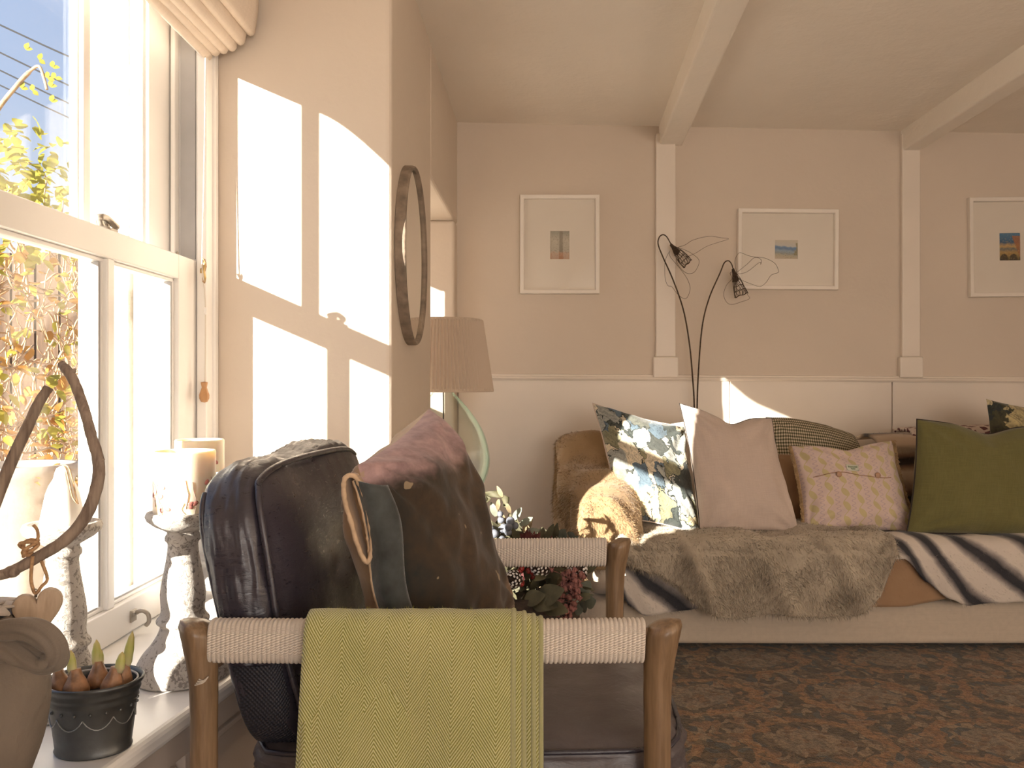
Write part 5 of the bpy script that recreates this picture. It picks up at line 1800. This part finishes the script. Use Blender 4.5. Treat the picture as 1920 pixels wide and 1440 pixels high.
# bushy underlayer of leaves
def spray(name, mat, n, cx, cy, sx, sy, L, W, dy=(-.12, .10), curl=.4, up=.3):
    mb = MB()
    for k in range(n):
        px = cx + max(-1.9, min(1.9, rng.gauss(0, 1))) * sx; py = cy + max(-1.7, min(1.7, rng.gauss(0, 1))) * sy
        b0 = Q(px, py, rng.uniform(*dy))
        d = (b0 - core) * 2 + V(rng.gauss(0, .3), rng.gauss(-.25, .3), rng.gauss(up, .3))
        mb.leaf(b0, d, V(rng.gauss(0, .5), -1, rng.gauss(.3, .5)), L * rng.uniform(.7, 1.3), W * rng.uniform(.7, 1.3), curl * rng.uniform(-.3, 1.3), fold=.2)
    return mb.build(name, mat, fl)
def stuff(o): o['kind'] = 'stuff'
stuff(spray('olive_leaves', M['olive_leaf'], 150, 985, 1085, 52, 42, .055, .030))
stuff(spray('olive_leaves', M['olive_leaf'], 46, 925, 1020, 24, 20, .050, .024))
stuff(spray('dried_leaves', M['dry_leaf'], 34, 960, 1065, 50, 40, .060, .022, up=.2))
stuff(spray('maroon_foliage', M['maroon_petal'], 60, 1000, 1045, 30, 20, .034, .018))
def bunch(name, mat, px, py, n, spread, r, dy):
    c = Q(px, py, dy); g = None
    for k in range(n):
        mb = MB(); p = c + V(rng.gauss(0, spread), rng.gauss(-.012, spread * .6), rng.gauss(0, spread))
        mb.ball(p, r * rng.uniform(.8, 1.15), 10)
        mb.build(name, mat, fl)
bunch('blue_berry', M['blue_bead'], 948, 984, 13, .017, .0115, -.12)
bunch('blue_berry', M['blue_bead'], 926, 997, 3, .012, .0115, -.12)
bunch('red_berry', M['red_bead'], 981, 1075, 8, .016, .009, -.10)
bunch('red_berry', M['red_bead'], 1003, 1146, 3, .008, .015, -.12)
def bud_cluster(px, py, n, dy, s=.020):
    c = Q(px, py, dy); mb = MB()
    for k in range(n):
        p = c + V(rng.gauss(0, s), rng.gauss(-.01, s * .6), rng.gauss(0, s))
        mb.tube([c + V(0, .02, -.03), (c + p) / 2 + V(0, .004, -.004), p], .0011, 4)
        mb.ball(p, .0062 * rng.uniform(.7, 1.2), 6, sc=(1, 1, 1.3))
        for q in range(3):
            mb.leaf(p, V(rng.gauss(0, 1), -.6, rng.gauss(.3, 1)), V(0, -1, 0), .011, .007, .3, n=2)
    o = mb.build('pink_bud_cluster', M['pink_bud'], fl); o['kind'] = 'stuff'
bud_cluster(1068, 1078, 26, -.12); bud_cluster(1072, 1100, 22, -.13); bud_cluster(1042, 1120, 26, -.13); bud_cluster(1064, 1134, 24, -.12); bud_cluster(1048, 1145, 14, -.12, .015)
def pine_cone(c, s, d):
    d = Vector(d).normalized()
    o_ = None
    mb = MB(); mf = MB()
    q = d.to_track_quat('Z', 'Y').to_matrix().to_4x4()
    Mx = Matrix.Translation(c) @ q
    mb.ball((0, 0, 0), s * .55, 12, sc=(1, 1, 1.2))
    n = 54
    for k in range(n):
        t = k / n; a = k * 2.39996; z = lerp(-.75, .85, t) * s; r = s * .55 * math.sqrt(max(.02, 1 - (t * 1.05 - .45) ** 2 * 2.0))
        b0 = V(math.cos(a) * r * .7, math.sin(a) * r * .7, z - .1 * s); dd = V(math.cos(a), math.sin(a), .55)
        dd = V(b0.x * 1.2, b0.y * 1.2, b0.z * .8 + .25 * s).normalized()
        mb.leaf(b0, dd, V(0, 0, 1), s * .55, s * .38, -.2, fold=.3, n=3)
        tip = b0 + dd.normalized() * s * .53 + V(0, 0, .05 * s)
        tg = (V(0, 0, 1) - dd * dd.z); tg = tg.normalized() if tg.length > .05 else V(1, 0, 0)
        mf.leaf(tip - tg * s * .09, tg, dd, s * .20, s * .30, .1, fold=.1, n=3)
    mb.move(Mx); mf.move(Mx)
    o_ = mb.build('pine_cone', M['cone'], fl); mf.build('frosted_tips', M['frost'], o_)
pine_cone(Q(962, 1086, -.15), .030, (-.2, -1, .25)); pine_cone(Q(1012, 1064, -.12), .031, (-.3, -1, .4)); pine_cone(Q(1081, 1070, -.08), .036, (.2, -.8, .5))
# round eucalyptus leaves
def euca(spots):
    mb = MB()
    for px, py, dy, L in spots:
        b0 = Q(px, py, dy)
        mb.leaf(b0, V(rng.gauss(.2, .4), -.35, rng.gauss(.5, .4)), V(rng.gauss(0, .3), -1, .4), L, L * .8, .15, fold=.12, n=6)
    mb.build('eucalyptus_sprig', M['sage_leaf'], fl)
euca([(1040, 1010, -.02, .042), (1052, 1012, -.03, .046), (1062, 1018, -.04, .046), (1072, 1012, -.05, .052), (1036, 1018, -.02, .040), (1078, 1018, -.03, .036), (1046, 1022, -.05, .04), (1060, 1026, -.04, .045)])
euca([(1086, 1124, -.10, .050), (1092, 1112, -.09, .046), (1098, 1132, -.09, .05), (1090, 1142, -.10, .045), (1080, 1152, -.1, .04)])
mb = MB()
for px, py, L, W in ((1000, 1130, .075, .060), (1012, 1126, .080, .065), (985, 1128, .06, .05), (1020, 1140, .07, .05)):
    mb.leaf(Q(px, py, -.16), V(.5 + rng.gauss(0, .2), -.3, .1 + rng.gauss(0, .2)), V(0, -1, .7), L, W, .35, fold=.25, n=8)
stuff(mb.build('broad_leaves', M['olive_leaf'], fl))
# curled dried leaf strand
mb = MB()
strand = spline([Q(905, 1010, -.04), Q(898, 985, -.05), Q(896, 955, -.06), Q(905, 936, -.06), Q(922, 926, -.07), Q(938, 928, -.08), Q(949, 938, -.08), Q(946, 950, -.09)], 12)
def curl(u, v):
    i = min(len(strand) - 1, int(u * (len(strand) - 1) + .5)); p = strand[i]
    w = table(u, [0, .3, .6, .85, 1], [.034, .034, .022, .018, .008])
    a = u * 26
    return p + V(math.cos(a + v * 3.0) * w * .5, math.sin(a + v * 3.0) * w * .5, (v - .5) * w * .9)
mb.grid(curl, 90, 8); mb.build('curled_leaf', M['olive_leaf'], fl, solid=.0012)
mb = MB()
for px, py, ang in ((942, 932, 2.0), (950, 944, -1.2), (935, 936, -1.7), (884, 985, 2.6), (890, 1000, -.4)):
    mb.leaf(Q(px, py, -.09), V(math.cos(ang), -.3, math.sin(ang)), V(0, -1, .2), .032, .014, .7, n=6)
mb.build('curled_leaf', M['dry_leaf'], fl)
# red seed head
mb = MB(); c = Q(995, 1008, -.05)
for k in range(46):
    a = rng.uniform(0, PI); r = rng.uniform(.2, 1)
    mb.leaf(c + V(0, 0, -.02), V(math.cos(a) * r, rng.uniform(-.5, .2), .3 + math.sin(a)), V(0, -1, 0), .044 * rng.uniform(.7, 1.1), .011, .2, n=3)
mb.build('seed_head', M['maroon_petal'], fl)
mb = MB(); mb.lathe([(.0095, -.03), (.0095, .022), (.007, .024), (.0005, .022)], Q(950, 1010, -.08), 14); mb.build('cut_stem', M['dry_leaf'], fl)
mb = MB()
for px, py, ang in ((930, 968, 1.9), (975, 985, .6), (962, 975, 1.0), (985, 1000, .3), (940, 1008, 2.7)):
    mb.leaf(Q(px, py, -.05), V(math.cos(ang), -.2, math.sin(ang)), V(0, -1, .2), .045, .022, .2, n=5)
mb.build('eucalyptus_sprig', M['sage_leaf'], fl)

# ================================================================== beyond the window
gr = random.Random(77)
mb = MB()
for k in range(26):
    y0 = 2.5 + k * .34
    mb.box(-7.5 + .2 * k, -7.32 + .2 * k, 6.60, 6.64, -.2, 2.05 + .04 * gr.random())
struct(mb.build('wall_garden', M['fence'], smooth=False))
vn = tag(empty('climbing_vine', (-3.2, 5.0, -.2)), 'tangled autumn vine with yellow green leaves outside the window', 'vine')
def vine_pt(y, z): return V(-3.36 + .20 * nz(y * 1.7, z * 1.7) + .05, y, z)
stm = MB()
for k in range(260):
    y = gr.uniform(4.3, 6.4); z = gr.uniform(-.1, 1.9); pts = [vine_pt(y, z)]
    d = V(0, gr.gauss(0, .6), gr.gauss(.5, .6))
    for q in range(7):
        d = (d + V(gr.gauss(0, .25), gr.gauss(0, .7), gr.gauss(0, .6))).normalized()
        pts.append(pts[-1] + V(d.x * .05, d.y * .11, d.z * .11))
    stm.tube(spline(pts, 3), gr.uniform(.003, .009), 5)
so2 = stm.build('tangled_stems', M['vine_stem'], vn); so2['kind'] = 'stuff'
def leaves(name, mat, n, f):
    mb = MB()
    for k in range(n):
        p = f(); mb.leaf(p, V(gr.gauss(0, 1), gr.gauss(0, 1), gr.gauss(-.2, .8)), V(.4, -.5, 1), gr.uniform(.05, .10), gr.uniform(.04, .08), .4, n=3)
    o = mb.build(name, mat, vn); o['kind'] = 'stuff'
def crown():
    return V(-3.25 + gr.gauss(0, .12), gr.gauss(5.05, .42), 2.28 + gr.gauss(0, .20) - .10 * gr.random())
leaves('green_leaves', M['vine_leaf'], 420, crown)
leaves('green_leaves', M['vine_leaf'], 260, lambda: vine_pt(gr.uniform(4.2, 6.5), gr.uniform(.2, 1.9)) + V(.08, 0, 0))
leaves('rust_leaves', M['rust_leaf'], 380, lambda: vine_pt(gr.uniform(4.2, 6.5), gr.uniform(-.1, 1.9)) + V(.06, 0, 0))
mb = MB(); A = lambda px, py: P(px, py, 5.0)
mb.tube(spline([A(-30, 250), A(0, 200), A(28, 165), A(50, 140), A(72, 124), A(82, 145), A(88, 168)], 6), [.014] * 20 + [.009] * 17, 7); mb.build('arching_stem', M['vine_stem'], vn)
mb = MB()
for px, py in ((48, 92), (74, 112), (99, 126), (90, 146), (94, 162), (96, 190), (62, 170), (40, 165), (104, 146)):
    mb.leaf(A(px, py), V(gr.gauss(0, .5), 0, 1), V(0, -1, 0), .045, .036, .2, n=3); mb.leaf(A(px, py), V(1, 0, gr.gauss(0, .5)), V(0, -1, .3), .04, .03, .2, n=3)
o = mb.build('tip_leaves', M['vine_leaf'], vn); o['kind'] = 'stuff'
def cable(p0, p1, nm='street_cable', y=9.0, r=.010):
    mb = MB(); a, b = P(*p0, y), P(*p1, y)
    mb.tube([lerp(a, b, i / 10) + V(0, 0, -.10 * math.sin(PI * i / 10)) for i in range(11)], r, 6)
    return mb
for k, (a, b) in enumerate((((-420, -170), (420, 230)), ((-420, -125), (420, 290)), ((-420, -92), (420, 325)), ((-420, -60), (420, 350)))):
    ob = cable(a, b, y=9.0 + .4 * k).build('street_cable', M['cable'])
    tag(ob, ['uppermost dark overhead cable crossing the sky outside the window', 'second dark overhead cable from the top crossing the sky', 'third dark overhead cable from the top crossing the sky', 'lowest dark overhead cable above the vine crown'][k], 'cable', 'overhead cables in the sky')
pl = tag(empty('garden_planter', P(35, 960, 3.5)), 'weathered stone planter standing outside behind the lower window pane', 'planter')
c = P(40, 960, 3.5); c.z = -.2
mb = MB(); mb.lathe([(.16, 0), (.16, .06), (.10, .10), (.09, .30), (.13, .42), (.19, .60), (.205, .78), (.22, .80), (.22, .85), (.19, .85), (.18, .78), (.001, .76)], c, 36); mb.build('urn_body', M['terracotta'], pl)
mb = MB()
for k in range(60):
    a = gr.uniform(0, 2 * PI); mb.leaf(c + V(.1 * math.cos(a), .1 * math.sin(a), .77), V(math.cos(a), math.sin(a), gr.uniform(.3, 1.5)), V(0, 0, 1), gr.uniform(.08, .18), .02, .5, n=4)
o = mb.build('dry_plant', M['rust_leaf'], pl); o['kind'] = 'stuff'
